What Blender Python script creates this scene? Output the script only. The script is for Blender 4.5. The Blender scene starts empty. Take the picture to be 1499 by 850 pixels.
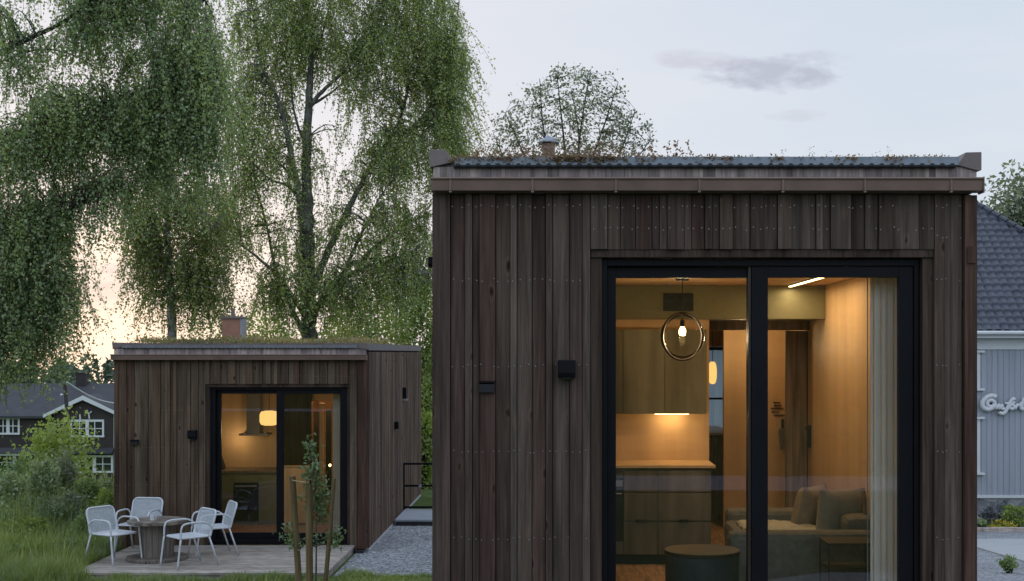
import bpy, math, random
import numpy as np
from mathutils import Vector, Matrix, Quaternion

R = random.Random(7)
NR = np.random.default_rng(11)
sc = bpy.context.scene
COL = sc.collection
F, CX, CY, EYE = 1900.0, 813.0, 516.0, 1.9      # focal length in photo pixels, vanishing point, eye height


def X(px, Y): return (px - CX) * Y / F
def Z(py, Y): return EYE - (py - CY) * Y / F
def P3(px, py, Y): return Vector((X(px, Y), Y, Z(py, Y)))


def sm(t):
    t = max(0.0, min(1.0, t)); return t * t * (3 - 2 * t)


# ------------------------------------------------------------------ materials
def srgb(r, g, b):
    f = lambda c: (c / 255 / 12.92) if c / 255 <= .04045 else ((c / 255 + .055) / 1.055) ** 2.4
    return (f(r), f(g), f(b), 1)


class NT:
    def __init__(s, name):
        s.m = bpy.data.materials.new(name); s.m.use_nodes = True
        s.t = s.m.node_tree; s.t.nodes.clear()
        s.out = s.n('ShaderNodeOutputMaterial')

    def n(s, typ, **kw):
        x = s.t.nodes.new(typ)
        for k, v in kw.items():
            if k.startswith('i_'):
                x.inputs[k[2:].replace('_', ' ')].default_value = v
            else:
                setattr(x, k, v)
        return x

    def l(s, a, ao, b, bi): s.t.links.new(a.outputs[ao], b.inputs[bi])

    def coord(s, scale, kind='Object'):
        tc = s.n('ShaderNodeTexCoord'); mp = s.n('ShaderNodeMapping')
        mp.inputs['Scale'].default_value = scale if hasattr(scale, '__len__') else (scale,) * 3
        s.l(tc, kind, mp, 'Vector'); return mp

    def noise(s, scale, detail=4, rough=.6, kind='Object'):
        mp = s.coord(scale, kind); nz = s.n('ShaderNodeTexNoise')
        nz.inputs['Scale'].default_value = 1; nz.inputs['Detail'].default_value = detail
        nz.inputs['Roughness'].default_value = rough
        s.l(mp, 'Vector', nz, 'Vector'); return nz

    def ramp(s, src, so, stops, interp='LINEAR'):
        r = s.n('ShaderNodeValToRGB'); cr = r.color_ramp; cr.interpolation = interp
        while len(cr.elements) < len(stops): cr.elements.new(.5)
        for e, (p, c) in zip(cr.elements, stops):
            e.position = p; e.color = c if len(c) == 4 else (*c, 1)
        s.l(src, so, r, 'Fac'); return r

    def mix(s, a, ao, b, bo, fac, blend='MIX'):
        m = s.n('ShaderNodeMix', data_type='RGBA', blend_type=blend)
        if isinstance(fac, tuple): s.t.links.new(fac[0].outputs[fac[1]], m.inputs[0])
        else: m.inputs[0].default_value = fac
        s.t.links.new(a.outputs[ao], m.inputs[6])
        if bo is None: m.inputs[7].default_value = b if len(b) == 4 else (*b, 1)
        else: s.t.links.new(b.outputs[bo], m.inputs[7])
        return m                                   # result: outputs[2]

    def bump(s, src, so, strength, dist=.01):
        b = s.n('ShaderNodeBump'); b.inputs['Strength'].default_value = strength
        b.inputs['Distance'].default_value = dist; s.l(src, so, b, 'Height'); return b

    def pbsdf(s, col=None, co=None, rough=.6, metal=0, spec=.4, bump=None):
        p = s.n('ShaderNodeBsdfPrincipled')
        if col is not None:
            if co is None: p.inputs['Base Color'].default_value = col if len(col) == 4 else (*col, 1)
            else: s.t.links.new(col.outputs[co], p.inputs['Base Color'])
        p.inputs['Roughness'].default_value = rough; p.inputs['Metallic'].default_value = metal
        p.inputs['Specular IOR Level'].default_value = spec
        if bump: s.l(bump, 'Normal', p, 'Normal')
        s.l(p, 'BSDF', s.out, 'Surface'); return p


def wood(name, cols, grain=(45, 45, 1.6), rough=.75, knots=True, stain=.62, bump=.35, grainmul=(.5, 1.36), spec=.07):
    t = NT(name)
    geo = t.n('ShaderNodeNewGeometry')
    n = len(cols)
    base = t.ramp(geo, 'Random Per Island', [(i / max(1, n - 1), c) for i, c in enumerate(cols)])
    # shift the grain from board to board
    tc = t.n('ShaderNodeTexCoord'); mul = t.n('ShaderNodeMath', operation='MULTIPLY'); mul.inputs[1].default_value = 37.0
    t.l(geo, 'Random Per Island', mul, 0)
    comb = t.n('ShaderNodeCombineXYZ'); t.l(mul, 0, comb, 'Z'); t.l(mul, 0, comb, 'X')
    add = t.n('ShaderNodeVectorMath', operation='ADD'); t.l(tc, 'Object', add, 0); t.l(comb, 'Vector', add, 1)
    mp = t.n('ShaderNodeMapping'); mp.inputs['Scale'].default_value = grain; t.l(add, 'Vector', mp, 'Vector')
    nz = t.n('ShaderNodeTexNoise'); nz.inputs['Scale'].default_value = 1; nz.inputs['Detail'].default_value = 6
    nz.inputs['Roughness'].default_value = .65; nz.inputs['Distortion'].default_value = .4; t.l(mp, 'Vector', nz, 'Vector')
    a, b = grainmul
    gr = t.ramp(nz, 'Fac', [(.3, (a, a, a)), (.7, (b, b, b))])
    col = t.mix(base, 'Color', gr, 'Color', 1.0, 'MULTIPLY')
    st = t.n('ShaderNodeTexNoise'); st.inputs['Scale'].default_value = 1; st.inputs['Detail'].default_value = 5
    mp2 = t.n('ShaderNodeMapping'); mp2.inputs['Scale'].default_value = (5.5, 5.5, .5); t.l(add, 'Vector', mp2, 'Vector'); t.l(mp2, 'Vector', st, 'Vector')
    sr = t.ramp(st, 'Fac', [(.32, (1 - stain * .7,) * 3), (.52, (1, 1, 1)), (.7, (1 + stain * .55, 1 + stain * .5, 1 + stain * .48))])
    col = t.mix(col, 2, sr, 'Color', 1.0, 'MULTIPLY')
    if knots:
        mp3 = t.n('ShaderNodeMapping'); mp3.inputs['Scale'].default_value = (7.0, 7.0, 3.0); t.l(add, 'Vector', mp3, 'Vector')
        vo = t.n('ShaderNodeTexVoronoi'); vo.inputs['Scale'].default_value = 1; t.l(mp3, 'Vector', vo, 'Vector')
        wv = t.n('ShaderNodeTexNoise'); wv.inputs['Scale'].default_value = 3; t.l(mp3, 'Vector', wv, 'Vector')
        ad = t.n('ShaderNodeMath', operation='MULTIPLY_ADD'); t.l(wv, 'Fac', ad, 0); ad.inputs[1].default_value = .16; t.l(vo, 'Distance', ad, 2)
        kr = t.ramp(ad, 0, [(.13, (.25, .23, .22)), (.19, (.55, .52, .5)), (.225, (1.3, 1.25, 1.2)), (.33, (1, 1, 1))])
        sepc = t.n('ShaderNodeSeparateColor'); t.l(vo, 'Color', sepc, 'Color'); gt = t.n('ShaderNodeMath', operation='GREATER_THAN'); gt.inputs[1].default_value = .45; t.l(sepc, 0, gt, 0)
        col = t.mix(col, 2, kr, 'Color', (gt, 0), 'MULTIPLY')
    bp = t.bump(nz, 'Fac', bump, .004)
    t.pbsdf(col, 2, rough, 0, spec, bp); return t.m


def plain(name, c, rough=.6, metal=0, var=.15, scale=6, bump=0, bscale=80, spec=.4):
    t = NT(name); nz = t.noise(scale, 5, .65)
    lo = tuple(x * (1 - var) for x in c[:3]); hi = tuple(min(1, x * (1 + var)) for x in c[:3])
    cr = t.ramp(nz, 'Fac', [(.3, lo), (.7, hi)])
    bp = None
    if bump:
        n2 = t.noise(bscale, 4); bp = t.bump(n2, 'Fac', bump, .01)
    t.pbsdf(cr, 'Color', rough, metal, spec, bp); return t.m


def leafmat(name, cols, trans=.42, tcol=1.35, vs=.6):
    t = NT(name); geo = t.n('ShaderNodeNewGeometry')
    n = len(cols)
    base = t.ramp(geo, 'Random Per Island', [(i / max(1, n - 1), c) for i, c in enumerate(cols)])
    nz = t.noise(vs, 3); rr = t.ramp(nz, 'Fac', [(.32, (.62, .68, .74)), (.5, (1, 1, 1)), (.68, (1.34, 1.28, 1.05))])
    col = t.mix(base, 'Color', rr, 'Color', 1.0, 'MULTIPLY')
    d = t.n('ShaderNodeBsdfDiffuse'); t.t.links.new(col.outputs[2], d.inputs['Color'])
    tl = t.n('ShaderNodeBsdfTranslucent')
    c2 = t.mix(col, 2, (tcol * 1.05, tcol, tcol * .6), None, 1.0, 'MULTIPLY'); t.t.links.new(c2.outputs[2], tl.inputs['Color'])
    mx = t.n('ShaderNodeMixShader'); mx.inputs[0].default_value = trans
    t.l(d, 0, mx, 1); t.l(tl, 0, mx, 2)
    gl = t.n('ShaderNodeBsdfGlossy'); gl.inputs['Roughness'].default_value = .45
    m2 = t.n('ShaderNodeMixShader'); m2.inputs[0].default_value = .05
    t.l(mx, 0, m2, 1); t.l(gl, 0, m2, 2); t.l(m2, 0, t.out, 'Surface'); return t.m


def glassmat(name, tint=(.94, .96, .95), ior=1.45):
    t = NT(name)
    fr = t.n('ShaderNodeFresnel'); fr.inputs['IOR'].default_value = ior
    tr = t.n('ShaderNodeBsdfTransparent'); tr.inputs['Color'].default_value = (*tint, 1)
    gl = t.n('ShaderNodeBsdfGlossy'); gl.inputs['Roughness'].default_value = .01
    gl.inputs['Color'].default_value = (.92, .96, 1, 1)
    mx = t.n('ShaderNodeMixShader'); t.l(fr, 0, mx, 0); t.l(tr, 0, mx, 1); t.l(gl, 0, mx, 2); t.l(mx, 0, t.out, 'Surface')
    return t.m


def emit(name, c, s):
    t = NT(name); e = t.n('ShaderNodeEmission'); e.inputs['Color'].default_value = (*c, 1); e.inputs['Strength'].default_value = s
    t.l(e, 0, t.out, 'Surface'); return t.m


def cloth_sheer(name, c, transp, trans=.5):
    t = NT(name); d = t.n('ShaderNodeBsdfDiffuse'); d.inputs['Color'].default_value = (*c, 1)
    tl = t.n('ShaderNodeBsdfTranslucent'); tl.inputs['Color'].default_value = (*c, 1)
    tr = t.n('ShaderNodeBsdfTransparent')
    m = t.n('ShaderNodeMixShader'); m.inputs[0].default_value = trans; t.l(d, 0, m, 1); t.l(tl, 0, m, 2)
    m2 = t.n('ShaderNodeMixShader'); m2.inputs[0].default_value = transp; t.l(m, 0, m2, 1); t.l(tr, 0, m2, 2)
    t.l(m2, 0, t.out, 'Surface'); return t.m


M = {}
M['clad'] = wood('dark_cladding', [(0.069, 0.047, 0.036), (0.099, 0.075, 0.060), (0.078, 0.059, 0.049), (0.061, 0.036, 0.028), (0.109, 0.086, 0.071), (0.083, 0.058, 0.043), (0.089, 0.071, 0.058)])
M['clad_red'] = wood('red_brown_board', [(0.079, 0.046, 0.035), (0.089, 0.053, 0.039)])
M['clad_far'] = wood('far_cladding', [(0.096, 0.063, 0.041), (0.130, 0.094, 0.064), (0.086, 0.053, 0.036), (0.112, 0.080, 0.057), (0.142, 0.107, 0.075)])
M['clad_side'] = wood('lit_weathered_side_cladding', [(0.137, 0.091, 0.066), (0.185, 0.135, 0.101), (0.122, 0.077, 0.057), (0.158, 0.116, 0.090), (0.201, 0.154, 0.119)])  # lighter copy of far cladding: weathering plus the side's better light put into colour
M['trim'] = wood('dark_trim', [(0.052, 0.037, 0.029), (0.062, 0.043, 0.033)])
M['fascia'] = wood('grey_fascia', [(0.348, 0.284, 0.258), (0.290, 0.234, 0.224), (0.420, 0.348, 0.306), (0.268, 0.220, 0.218)], grain=(40, 40, 3), knots=False, stain=.8)
M['gutter'] = plain('brown_gutter_metal', (.175, .115, .092), .45, .35, .18, 4)
M['cap'] = plain('brown_cap_metal', (.155, .125, .118), .5, .3, .15, 4)
M['capgrey'] = plain('grey_cap_metal', (.26, .25, .265), .45, .3, .12, 3)
M['capfar'] = plain('dull_cap_metal', (.13, .118, .118), .55, .2, .12, 3)
M['steelfar'] = plain('dull_steel', (.15, .15, .16), .55, .2, .2, 9)
M['steel'] = plain('blue_grey_steel', (.20, .225, .26), .5, .25, .22, 9)
M['black'] = plain('black_painted_metal', (.006, .006, .008), .4, .0, .2, 4, spec=.12)
M['blackmat'] = plain('black_matt', (.018, .018, .021), .6, 0, .2, 5)
M['nail'] = plain('nail_head', (.27, .25, .23), .4, .6, .1, 5)
M['glass'] = glassmat('window_glass')
M['thinglass'] = glassmat('thin_globe_glass', (.96, .95, .93), 1.16)
M['ply'] = wood('birch_plywood', [(.60, .40, .215), (.64, .43, .235)], grain=(2.2, 2.2, 14), knots=False, stain=.16, bump=.01, grainmul=(.95, 1.04), rough=.5)
M['plyv'] = wood('plywood_upright_grain', [(.60, .40, .215), (.63, .42, .23)], grain=(14, 14, 1.1), knots=False, stain=.25, bump=.02, grainmul=(.88, 1.1), rough=.5)
M['olive'] = wood('olive_stained_ply', [(0.180, 0.167, 0.112), (0.202, 0.185, 0.122)], grain=(4, 4, 1.2), knots=False, stain=.6, bump=.02, grainmul=(.85, 1.12), rough=.5)
M['basecab'] = wood('grey_brown_ply', [(.150, .128, .095), (.168, .142, .105)], grain=(4, 4, 1.2), knots=False, stain=.7, bump=.02, grainmul=(.82, 1.14), rough=.5)
M['olivewall'] = plain('olive_paint', (.185, .172, .09), .6, 0, .07, 2)
M['floor'] = wood('oak_floor', [(.36, .22, .12), (.42, .26, .15), (.33, .20, .11)], grain=(30, 2, 30), knots=False, stain=.2, bump=.05)
M['greywood'] = wood('grey_plank', [(.22, .165, .125), (.25, .19, .145)], grain=(22, 22, 1.3), knots=True, stain=.4)
M['oven'] = plain('oven_black', (.02, .02, .022), .15, 0, .1, 5, spec=.6)
M['sofa'] = plain('slate_fabric', (.175, .16, .13), .9, 0, .25, 14, .5, 260)
M['cushion'] = plain('brown_linen', (.30, .24, .165), .9, 0, .15, 10, .4, 260)
M['cushion2'] = plain('grey_linen', (.30, .27, .21), .9, 0, .18, 10, .4, 260)
M['throw'] = plain('cream_wool', (.45, .42, .32), .95, 0, .2, 20, .5, 200)
M['tabletop'] = plain('brown_table_top', (.055, .036, .025), .5, 0, .2, 8, spec=.12)
M['drum'] = plain('charcoal_drum', (.035, .038, .045), .6, 0, .2, 8)
M['curtain'] = cloth_sheer('sheer_curtain', (.88, .83, .76), .05, .18)
M['warmmetal'] = plain('dark_bronze', (.028, .018, .012), .35, 0, .1, 5)
M['bulb'] = emit('bulb_glow', (1, .62, .22), 22)
M['bulb_small'] = emit('small_bulb_glow', (1, .6, .22), 7)
M['striplight'] = emit('strip_glow', (1, .66, .34), 7)
M['opal'] = emit('opal_glow', (1, .56, .17), 1.25)
M['opal2'] = emit('opal_glow_soft', (1, .62, .25), .95)
M['white'] = plain('white_powder_coat', (.52, .54, .57), .4, 0, .05, 5)
M['decking'] = wood('weathered_deck', [(0.315, 0.282, 0.247), (0.378, 0.335, 0.294), (0.283, 0.256, 0.227)], grain=(1.5, 40, 40), knots=False, stain=.35, bump=.2, rough=.85)
M['spool'] = wood('weathered_spool_wood', [(0.143, 0.121, 0.104), (0.188, 0.160, 0.136), (0.158, 0.136, 0.120), (0.116, 0.098, 0.084)], stain=.6)
M['spooltop'] = wood('weathered_spool_top', [(0.197, 0.163, 0.129), (0.224, 0.200, 0.172), (0.177, 0.148, 0.125)], grain=(1.5, 40, 40), stain=.6)
M['stake'] = wood('round_stake', [(0.162, 0.120, 0.061), (0.180, 0.135, 0.070)], grain=(50, 50, 2), stain=.4)
M['twine'] = plain('twine', (.35, .27, .16), .9)
M['concrete'] = plain('grey_concrete', (.34, .345, .355), .85, 0, .12, 3, .3, 60)
M['slab'] = plain('pale_slab', (.31, .32, .325), .85, 0, .08, 1.2, .2, 40)
M['bluestone'] = plain('blue_grey_deck', (.27, .29, .325), .8, 0, .1, 2)
M['bark'] = None
M['brick'] = plain('red_brown_chimney', (.27, .135, .085), .7, .1, .12, 4)
M['roofdark'] = plain('dark_roof_tile', (.036, .036, .042), .7, 0, .25, 1.2)
M['housebrown'] = plain('dark_house_board', (.034, .027, .026), .8, 0, .2, 1.5)
M['whitepaint'] = plain('white_trim_paint', (.56, .57, .58), .6, 0, .05, 2)
M['winddark'] = glassmat('dark_pane', (.5, .55, .55), 1.6)
M['roomdark'] = plain('dark_room', (.03, .03, .032), .9)
M['edging'] = wood('rust_edging', [(.24, .125, .08)], grain=(2, 30, 30))
M['stone'] = None


def barkmat(name, cols, white=0):
    t = NT(name); nz = t.noise((9, 9, 3.5), 6, .7)
    cr = t.ramp(nz, 'Fac', [(.33, cols[0]), (.55, cols[1]), (.72, cols[2])])
    bp = t.bump(nz, 'Fac', .6, .03); t.pbsdf(cr, 'Color', .9, 0, .15, bp); return t.m


M['bark'] = barkmat('old_birch_bark', [(.06, .058, .052), (.15, .15, .13), (.29, .29, .26)])
M['barkw'] = barkmat('white_birch_bark', [(.06, .055, .05), (.28, .27, .26), (.45, .44, .43)])
M['barkd'] = barkmat('dark_branch_bark', [(.02, .018, .016), (.05, .045, .04), (.09, .08, .07)])


def stonemat():
    t = NT('plinth_stone'); mp = t.coord((2.2, 2.2, 3.4)); vo = t.n('ShaderNodeTexVoronoi'); vo.inputs['Scale'].default_value = 1
    t.l(mp, 'Vector', vo, 'Vector')
    nz = t.noise(5, 5); hs = t.ramp(vo, 'Color', [(0, (.13, .135, .15)), (.5, (.22, .225, .235)), (1, (.30, .30, .30))])
    col = t.mix(hs, 'Color', nz, 'Fac', .5, 'OVERLAY'); bp = t.bump(vo, 'Distance', .7, .08); t.pbsdf(col, 2, .9, 0, .2, bp); return t.m


M['stone'] = stonemat()
M['twig'] = plain('brown_twig', (.075, .058, .042), .9)


def gravelmat():
    t = NT('crushed_gravel'); mp = t.coord((30, 30, 30)); vo = t.n('ShaderNodeTexVoronoi'); vo.inputs['Scale'].default_value = 1
    t.l(mp, 'Vector', vo, 'Vector')
    cr = t.ramp(vo, 'Color', [(.1, (.10, .105, .115)), (.45, (.22, .23, .25)), (.85, (.42, .43, .45))])
    nz = t.noise(.9, 4); rr = t.ramp(nz, 'Fac', [(.3, (.8, .8, .8)), (.7, (1.15, 1.15, 1.15))])
    col = t.mix(cr, 'Color', rr, 'Color', 1, 'MULTIPLY'); bp = t.bump(vo, 'Distance', 1.0, .03); bp.invert = True
    t.pbsdf(col, 2, .9, 0, .2, bp); return t.m


M['gravel'] = gravelmat()


def groundmat(name, stops, scale=2.5):
    t = NT(name); nz = t.noise(scale, 8, .7); cr = t.ramp(nz, 'Fac', stops)
    n2 = t.noise(.18, 3); rr = t.ramp(n2, 'Fac', [(.3, (.8, .85, .8)), (.7, (1.2, 1.12, 1.1))])
    col = t.mix(cr, 'Color', rr, 'Color', 1, 'MULTIPLY')
    n3 = t.noise(30, 3); bp = t.bump(n3, 'Fac', .6, .05); t.pbsdf(col, 2, .95, 0, .1, bp); return t.m


M['ground'] = groundmat('rough_grass_ground', [(.3, (.045, .06, .02)), (.5, (.07, .105, .03)), (.72, (.11, .14, .045))])
M['lawn'] = groundmat('mown_lawn', [(.3, (.10, .18, .03)), (.7, (.15, .245, .045))], 8)


def tilemat():
    t = NT('glazed_black_tile'); nz = t.noise((3.4, 2.8, 2.8), 5, .75); cr = t.ramp(nz, 'Fac', [(.3, (.018, .022, .036)), (.7, (.034, .041, .064))])
    t.pbsdf(cr, 'Color', .42, 0, .5); return t.m


M['tile'] = tilemat()
M['housewhite'] = wood('grey_white_board', [(0.312, 0.332, 0.367), (0.338, 0.359, 0.394), (0.293, 0.313, 0.349)], knots=False, stain=.12, bump=.05, grainmul=(.96, 1.03), rough=.6)


def meshfab():
    t = NT('white_perforated_mesh')
    mp = t.coord((230, 230, 230)); ch = t.n('ShaderNodeTexVoronoi'); ch.inputs['Scale'].default_value = 1; t.l(mp, 'Vector', ch, 'Vector')
    cr = t.ramp(ch, 'Distance', [(.36, (1, 1, 1)), (.42, (0, 0, 0))])
    d = t.n('ShaderNodeBsdfDiffuse'); d.inputs['Color'].default_value = (.42, .45, .48, 1)
    tr = t.n('ShaderNodeBsdfTransparent'); mx = t.n('ShaderNodeMixShader')
    t.l(cr, 'Color', mx, 0); t.l(d, 0, mx, 1); t.l(tr, 0, mx, 2); t.l(mx, 0, t.out, 'Surface'); return t.m


M['mesh'] = meshfab()
G = lambda k, c, tr=.42, tc=1.35, vs=.6: M.__setitem__(k, leafmat(k, c, tr, tc, vs))
G('leaf_birch', [(0.281, 0.361, 0.127), (0.307, 0.393, 0.136), (0.261, 0.336, 0.121), (0.346, 0.425, 0.145), (0.294, 0.369, 0.130)], .54, 1.35, (3.2, 3.2, .5))
G('leaf_birch_dark', [(0.270, 0.372, 0.177), (0.298, 0.404, 0.186), (0.245, 0.340, 0.168), (0.342, 0.432, 0.186)], .54, 1.35, (2.6, 2.6, .6))
G('leaf_birch_warm', [(0.245, 0.302, 0.097), (0.268, 0.325, 0.103), (0.228, 0.285, 0.097), (0.296, 0.336, 0.108)], .54, 1.35, (3, 3, .5))
G('leaf_lime', [(0.228, 0.300, 0.067), (0.276, 0.372, 0.078), (0.192, 0.252, 0.067), (0.336, 0.396, 0.095)], .5)
G('leaf_mid', [(0.168, 0.246, 0.084), (0.216, 0.312, 0.101), (0.138, 0.198, 0.078), (0.252, 0.342, 0.112)], .42)
G('leaf_grey', [(0.270, 0.354, 0.186), (0.364, 0.450, 0.250), (0.229, 0.303, 0.154), (0.430, 0.501, 0.283)], .3)
G('leaf_silver', [(0.204, 0.240, 0.162), (0.264, 0.300, 0.204), (0.156, 0.192, 0.120), (0.324, 0.348, 0.240)], .35)
G('leaf_dark', [(0.099, 0.155, 0.072), (0.140, 0.211, 0.097), (0.085, 0.126, 0.064)], .35)
G('leaf_aspen', [(0.208, 0.243, 0.150), (0.240, 0.275, 0.163), (0.176, 0.211, 0.131)], .38)
G('leaf_flower', [(.55, .40, .03), (.6, .46, .05), (.30, .34, .06), (.14, .2, .05)], .3)
G('leaf_lav', [(.15, .16, .19), (.2, .2, .24), (.12, .14, .13)], .3)
G('grass', [(.16, .225, .055), (.195, .265, .065), (.225, .285, .08), (.13, .19, .05), (.27, .29, .12)], .42)
G('sedum', [(0.248, 0.115, 0.071), (0.198, 0.153, 0.064), (0.314, 0.153, 0.095), (0.165, 0.140, 0.064), (0.363, 0.210, 0.128)], .3)
G('sedum_green', [(0.186, 0.202, 0.055), (0.257, 0.237, 0.066), (0.343, 0.237, 0.132), (0.143, 0.166, 0.055), (0.386, 0.274, 0.165)], .35)
G('leaf_far', [(0.068, 0.105, 0.075), (0.083, 0.128, 0.083), (0.060, 0.090, 0.068), (0.105, 0.150, 0.090)], .25)
G('leaf_apple', [(0.143, 0.210, 0.094), (0.185, 0.260, 0.118), (0.109, 0.168, 0.078), (0.235, 0.294, 0.141)], .35)


# ------------------------------------------------------------------ mesh builder
def wloc(o):
    v = Vector((0, 0, 0))
    while o is not None:
        v = v + o.location; o = o.parent
    return v


def link(o, parent=None, label=None, cat=None, group=None, kind=None):
    COL.objects.link(o)
    if parent is not None: o.parent = parent
    if label: o['label'] = label
    if cat: o['category'] = cat
    if group: o['group'] = group
    if kind: o['kind'] = kind
    return o


def thing(name, loc, label, cat, group=None):
    o = bpy.data.objects.new(name, None); o.empty_display_size = .2
    o.location = loc
    return link(o, None, label, cat, group)


class MB:
    def __init__(s): s.v = []; s.f = []; s.mi = []

    def add(s, vs, fs, mi=0):
        b = len(s.v); s.v.extend([tuple(v) for v in vs])
        for f in fs: s.f.append(tuple(b + i for i in f)); s.mi.append(mi)
        return s

    def box(s, x0, x1, y0, y1, z0, z1, mi=0):
        x0, x1 = min(x0, x1), max(x0, x1); y0, y1 = min(y0, y1), max(y0, y1); z0, z1 = min(z0, z1), max(z0, z1)
        vs = [(x0, y0, z0), (x1, y0, z0), (x1, y1, z0), (x0, y1, z0), (x0, y0, z1), (x1, y0, z1), (x1, y1, z1), (x0, y1, z1)]
        return s.add(vs, [(0, 3, 2, 1), (4, 5, 6, 7), (0, 1, 5, 4), (1, 2, 6, 5), (2, 3, 7, 6), (3, 0, 4, 7)], mi)

    def prism(s, poly, axis, a, b, mi=0):
        """poly: list of 2D points in the plane normal to axis; extruded from a to b."""
        def mk(p, t):
            return (p[0], t, p[1]) if axis == 'y' else (t, p[0], p[1]) if axis == 'x' else (p[0], p[1], t)
        n = len(poly); vs = [mk(p, a) for p in poly] + [mk(p, b) for p in poly]
        fs = [tuple(range(n)), tuple(range(2 * n - 1, n - 1, -1))] + [(i, i + n, (i + 1) % n + n, (i + 1) % n) for i in range(n)]
        return s.add(vs, fs, mi)

    def tube(s, path, rad, sides=8, mi=0, closed=False):
        pts = [Vector(p) for p in path]; n = len(pts)
        if not hasattr(rad, '__len__'): rad = [rad] * n
        up = Vector((.31, .17, .93)); vs = []; prev = None
        for i, p in enumerate(pts):
            if closed: t = pts[(i + 1) % n] - pts[i - 1]
            else: t = pts[min(i + 1, n - 1)] - pts[max(i - 1, 0)]
            if t.length < 1e-9: t = Vector((0, 0, 1))
            t.normalize()
            if prev is None:
                u = t.cross(up)
                if u.length < 1e-3: u = t.cross(Vector((1, 0, 0)))
                u.normalize()
            else:
                u = prev - t * prev.dot(t)
                if u.length < 1e-4: u = t.cross(up)
                u.normalize()
            prev = u; w = t.cross(u)
            for k in range(sides):
                a = 2 * math.pi * k / sides
                vs.append(p + (u * math.cos(a) + w * math.sin(a)) * rad[i])
        fs = []
        for i in range(n if closed else n - 1):
            j = (i + 1) % n
            for k in range(sides):
                k2 = (k + 1) % sides
                fs.append((i * sides + k, i * sides + k2, j * sides + k2, j * sides + k))
        if not closed:
            fs.append(tuple(range(sides - 1, -1, -1))); fs.append(tuple((n - 1) * sides + k for k in range(sides)))
        return s.add(vs, fs, mi)

    def lathe(s, prof, c, sides=32, mi=0):
        """prof: (radius, z) from bottom to top round the vertical through c."""
        vs = []
        for r, z in prof:
            for k in range(sides):
                a = 2 * math.pi * k / sides
                vs.append((c[0] + r * math.cos(a), c[1] + r * math.sin(a), c[2] + z))
        n = len(prof); fs = []
        for i in range(n - 1):
            for k in range(sides):
                k2 = (k + 1) % sides
                fs.append((i * sides + k, i * sides + k2, (i + 1) * sides + k2, (i + 1) * sides + k))
        fs.append(tuple(range(sides - 1, -1, -1))); fs.append(tuple((n - 1) * sides + k for k in range(sides)))
        return s.add(vs, fs, mi)

    def build(s, name, mats, parent=None, origin=None, smooth=False, bevel=0, subsurf=0, **tags):
        if not isinstance(mats, (list, tuple)): mats = [mats]
        off = wloc(parent) if parent is not None else Vector(origin or (0, 0, 0))
        me = bpy.data.meshes.new(name)
        me.from_pydata([tuple(Vector(v) - off) for v in s.v], [], s.f)
        for m in mats: me.materials.append(m)
        if len(mats) > 1: me.polygons.foreach_set('material_index', s.mi)
        if smooth: me.polygons.foreach_set('use_smooth', [True] * len(s.f))
        me.update()
        o = bpy.data.objects.new(name, me)
        if parent is None: o.location = off
        link(o, parent, **tags)
        if bevel:
            b = o.modifiers.new('bevel', 'BEVEL'); b.width = bevel; b.segments = 2; b.limit_method = 'ANGLE'; b.angle_limit = math.radians(40)
        if subsurf:
            b = o.modifiers.new('subsurf', 'SUBSURF'); b.levels = subsurf; b.render_levels = subsurf
        return o


def npmesh(name, V, faces_n, mat, parent=None, origin=None, **tags):
    """V: (N*k,3) vertices, one face of k consecutive vertices per k = faces_n."""
    off = np.array(wloc(parent) if parent is not None else (origin or (0, 0, 0)))
    V = (V - off).astype(np.float32); n = len(V); k = faces_n
    me = bpy.data.meshes.new(name)
    me.vertices.add(n); me.vertices.foreach_set('co', V.ravel())
    me.loops.add(n); me.loops.foreach_set('vertex_index', np.arange(n, dtype=np.int32))
    nf = n // k
    me.polygons.add(nf); me.polygons.foreach_set('loop_start', np.arange(0, n, k, dtype=np.int32))
    me.polygons.foreach_set('loop_total', np.full(nf, k, dtype=np.int32))
    me.materials.append(mat); me.update(calc_edges=True)
    o = bpy.data.objects.new(name, me)
    if parent is None: o.location = Vector(off)
    return link(o, parent, **tags)


def unit(a): return a / np.maximum(np.linalg.norm(a, axis=1, keepdims=True), 1e-9)


def leafquads(P, L, W, down=.3, rng=NR):
    """rhombic leaves at points P (N,3)."""
    n = len(P); a = rng.normal(size=(n, 3)); a[:, 2] -= down * 2; a = unit(a)
    b = unit(np.cross(a, rng.normal(size=(n, 3)))); s = rng.uniform(.65, 1.3, (n, 1))
    L = L * s; W = W * s
    nrm = np.cross(a, b) * L * .12
    V = np.stack([P, P + a * L * .45 + b * W * .5 + nrm, P + a * L, P + a * L * .45 - b * W * .5 + nrm], 1)
    return V.reshape(-1, 3)


def ell(n, c, r, rng=NR, shell=.35):
    d = unit(rng.normal(size=(n, 3))); q = rng.uniform(shell ** 3, 1, (n, 1)) ** (1 / 3)
    return np.array(c) + d * q * np.array(r)


# ------------------------------------------------------------------ terrain
def hl(y):
    if y < 6: return 0.0
    if y < 17.3: return -1.36 * sm((y - 6) / 11.3)
    if y < 31: return -1.36
    if y < 62: return -1.36 - 5.24 * (y - 31) / 31
    return -6.6


def hr(y):
    if y < 4.7: return 0.0
    if y < 42: return -1.6 - .1045 * (y - 20)
    if y < 58: return -3.9
    if y < 95: return -3.9 - 2.7 * sm((y - 58) / 37)
    return -6.6


def gz(x, y):
    t = sm((x + .2) / 3.4)
    z = hl(y) * (1 - t) + hr(y) * t
    if y > 280: z -= (y - 280) * .03
    return z


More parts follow.
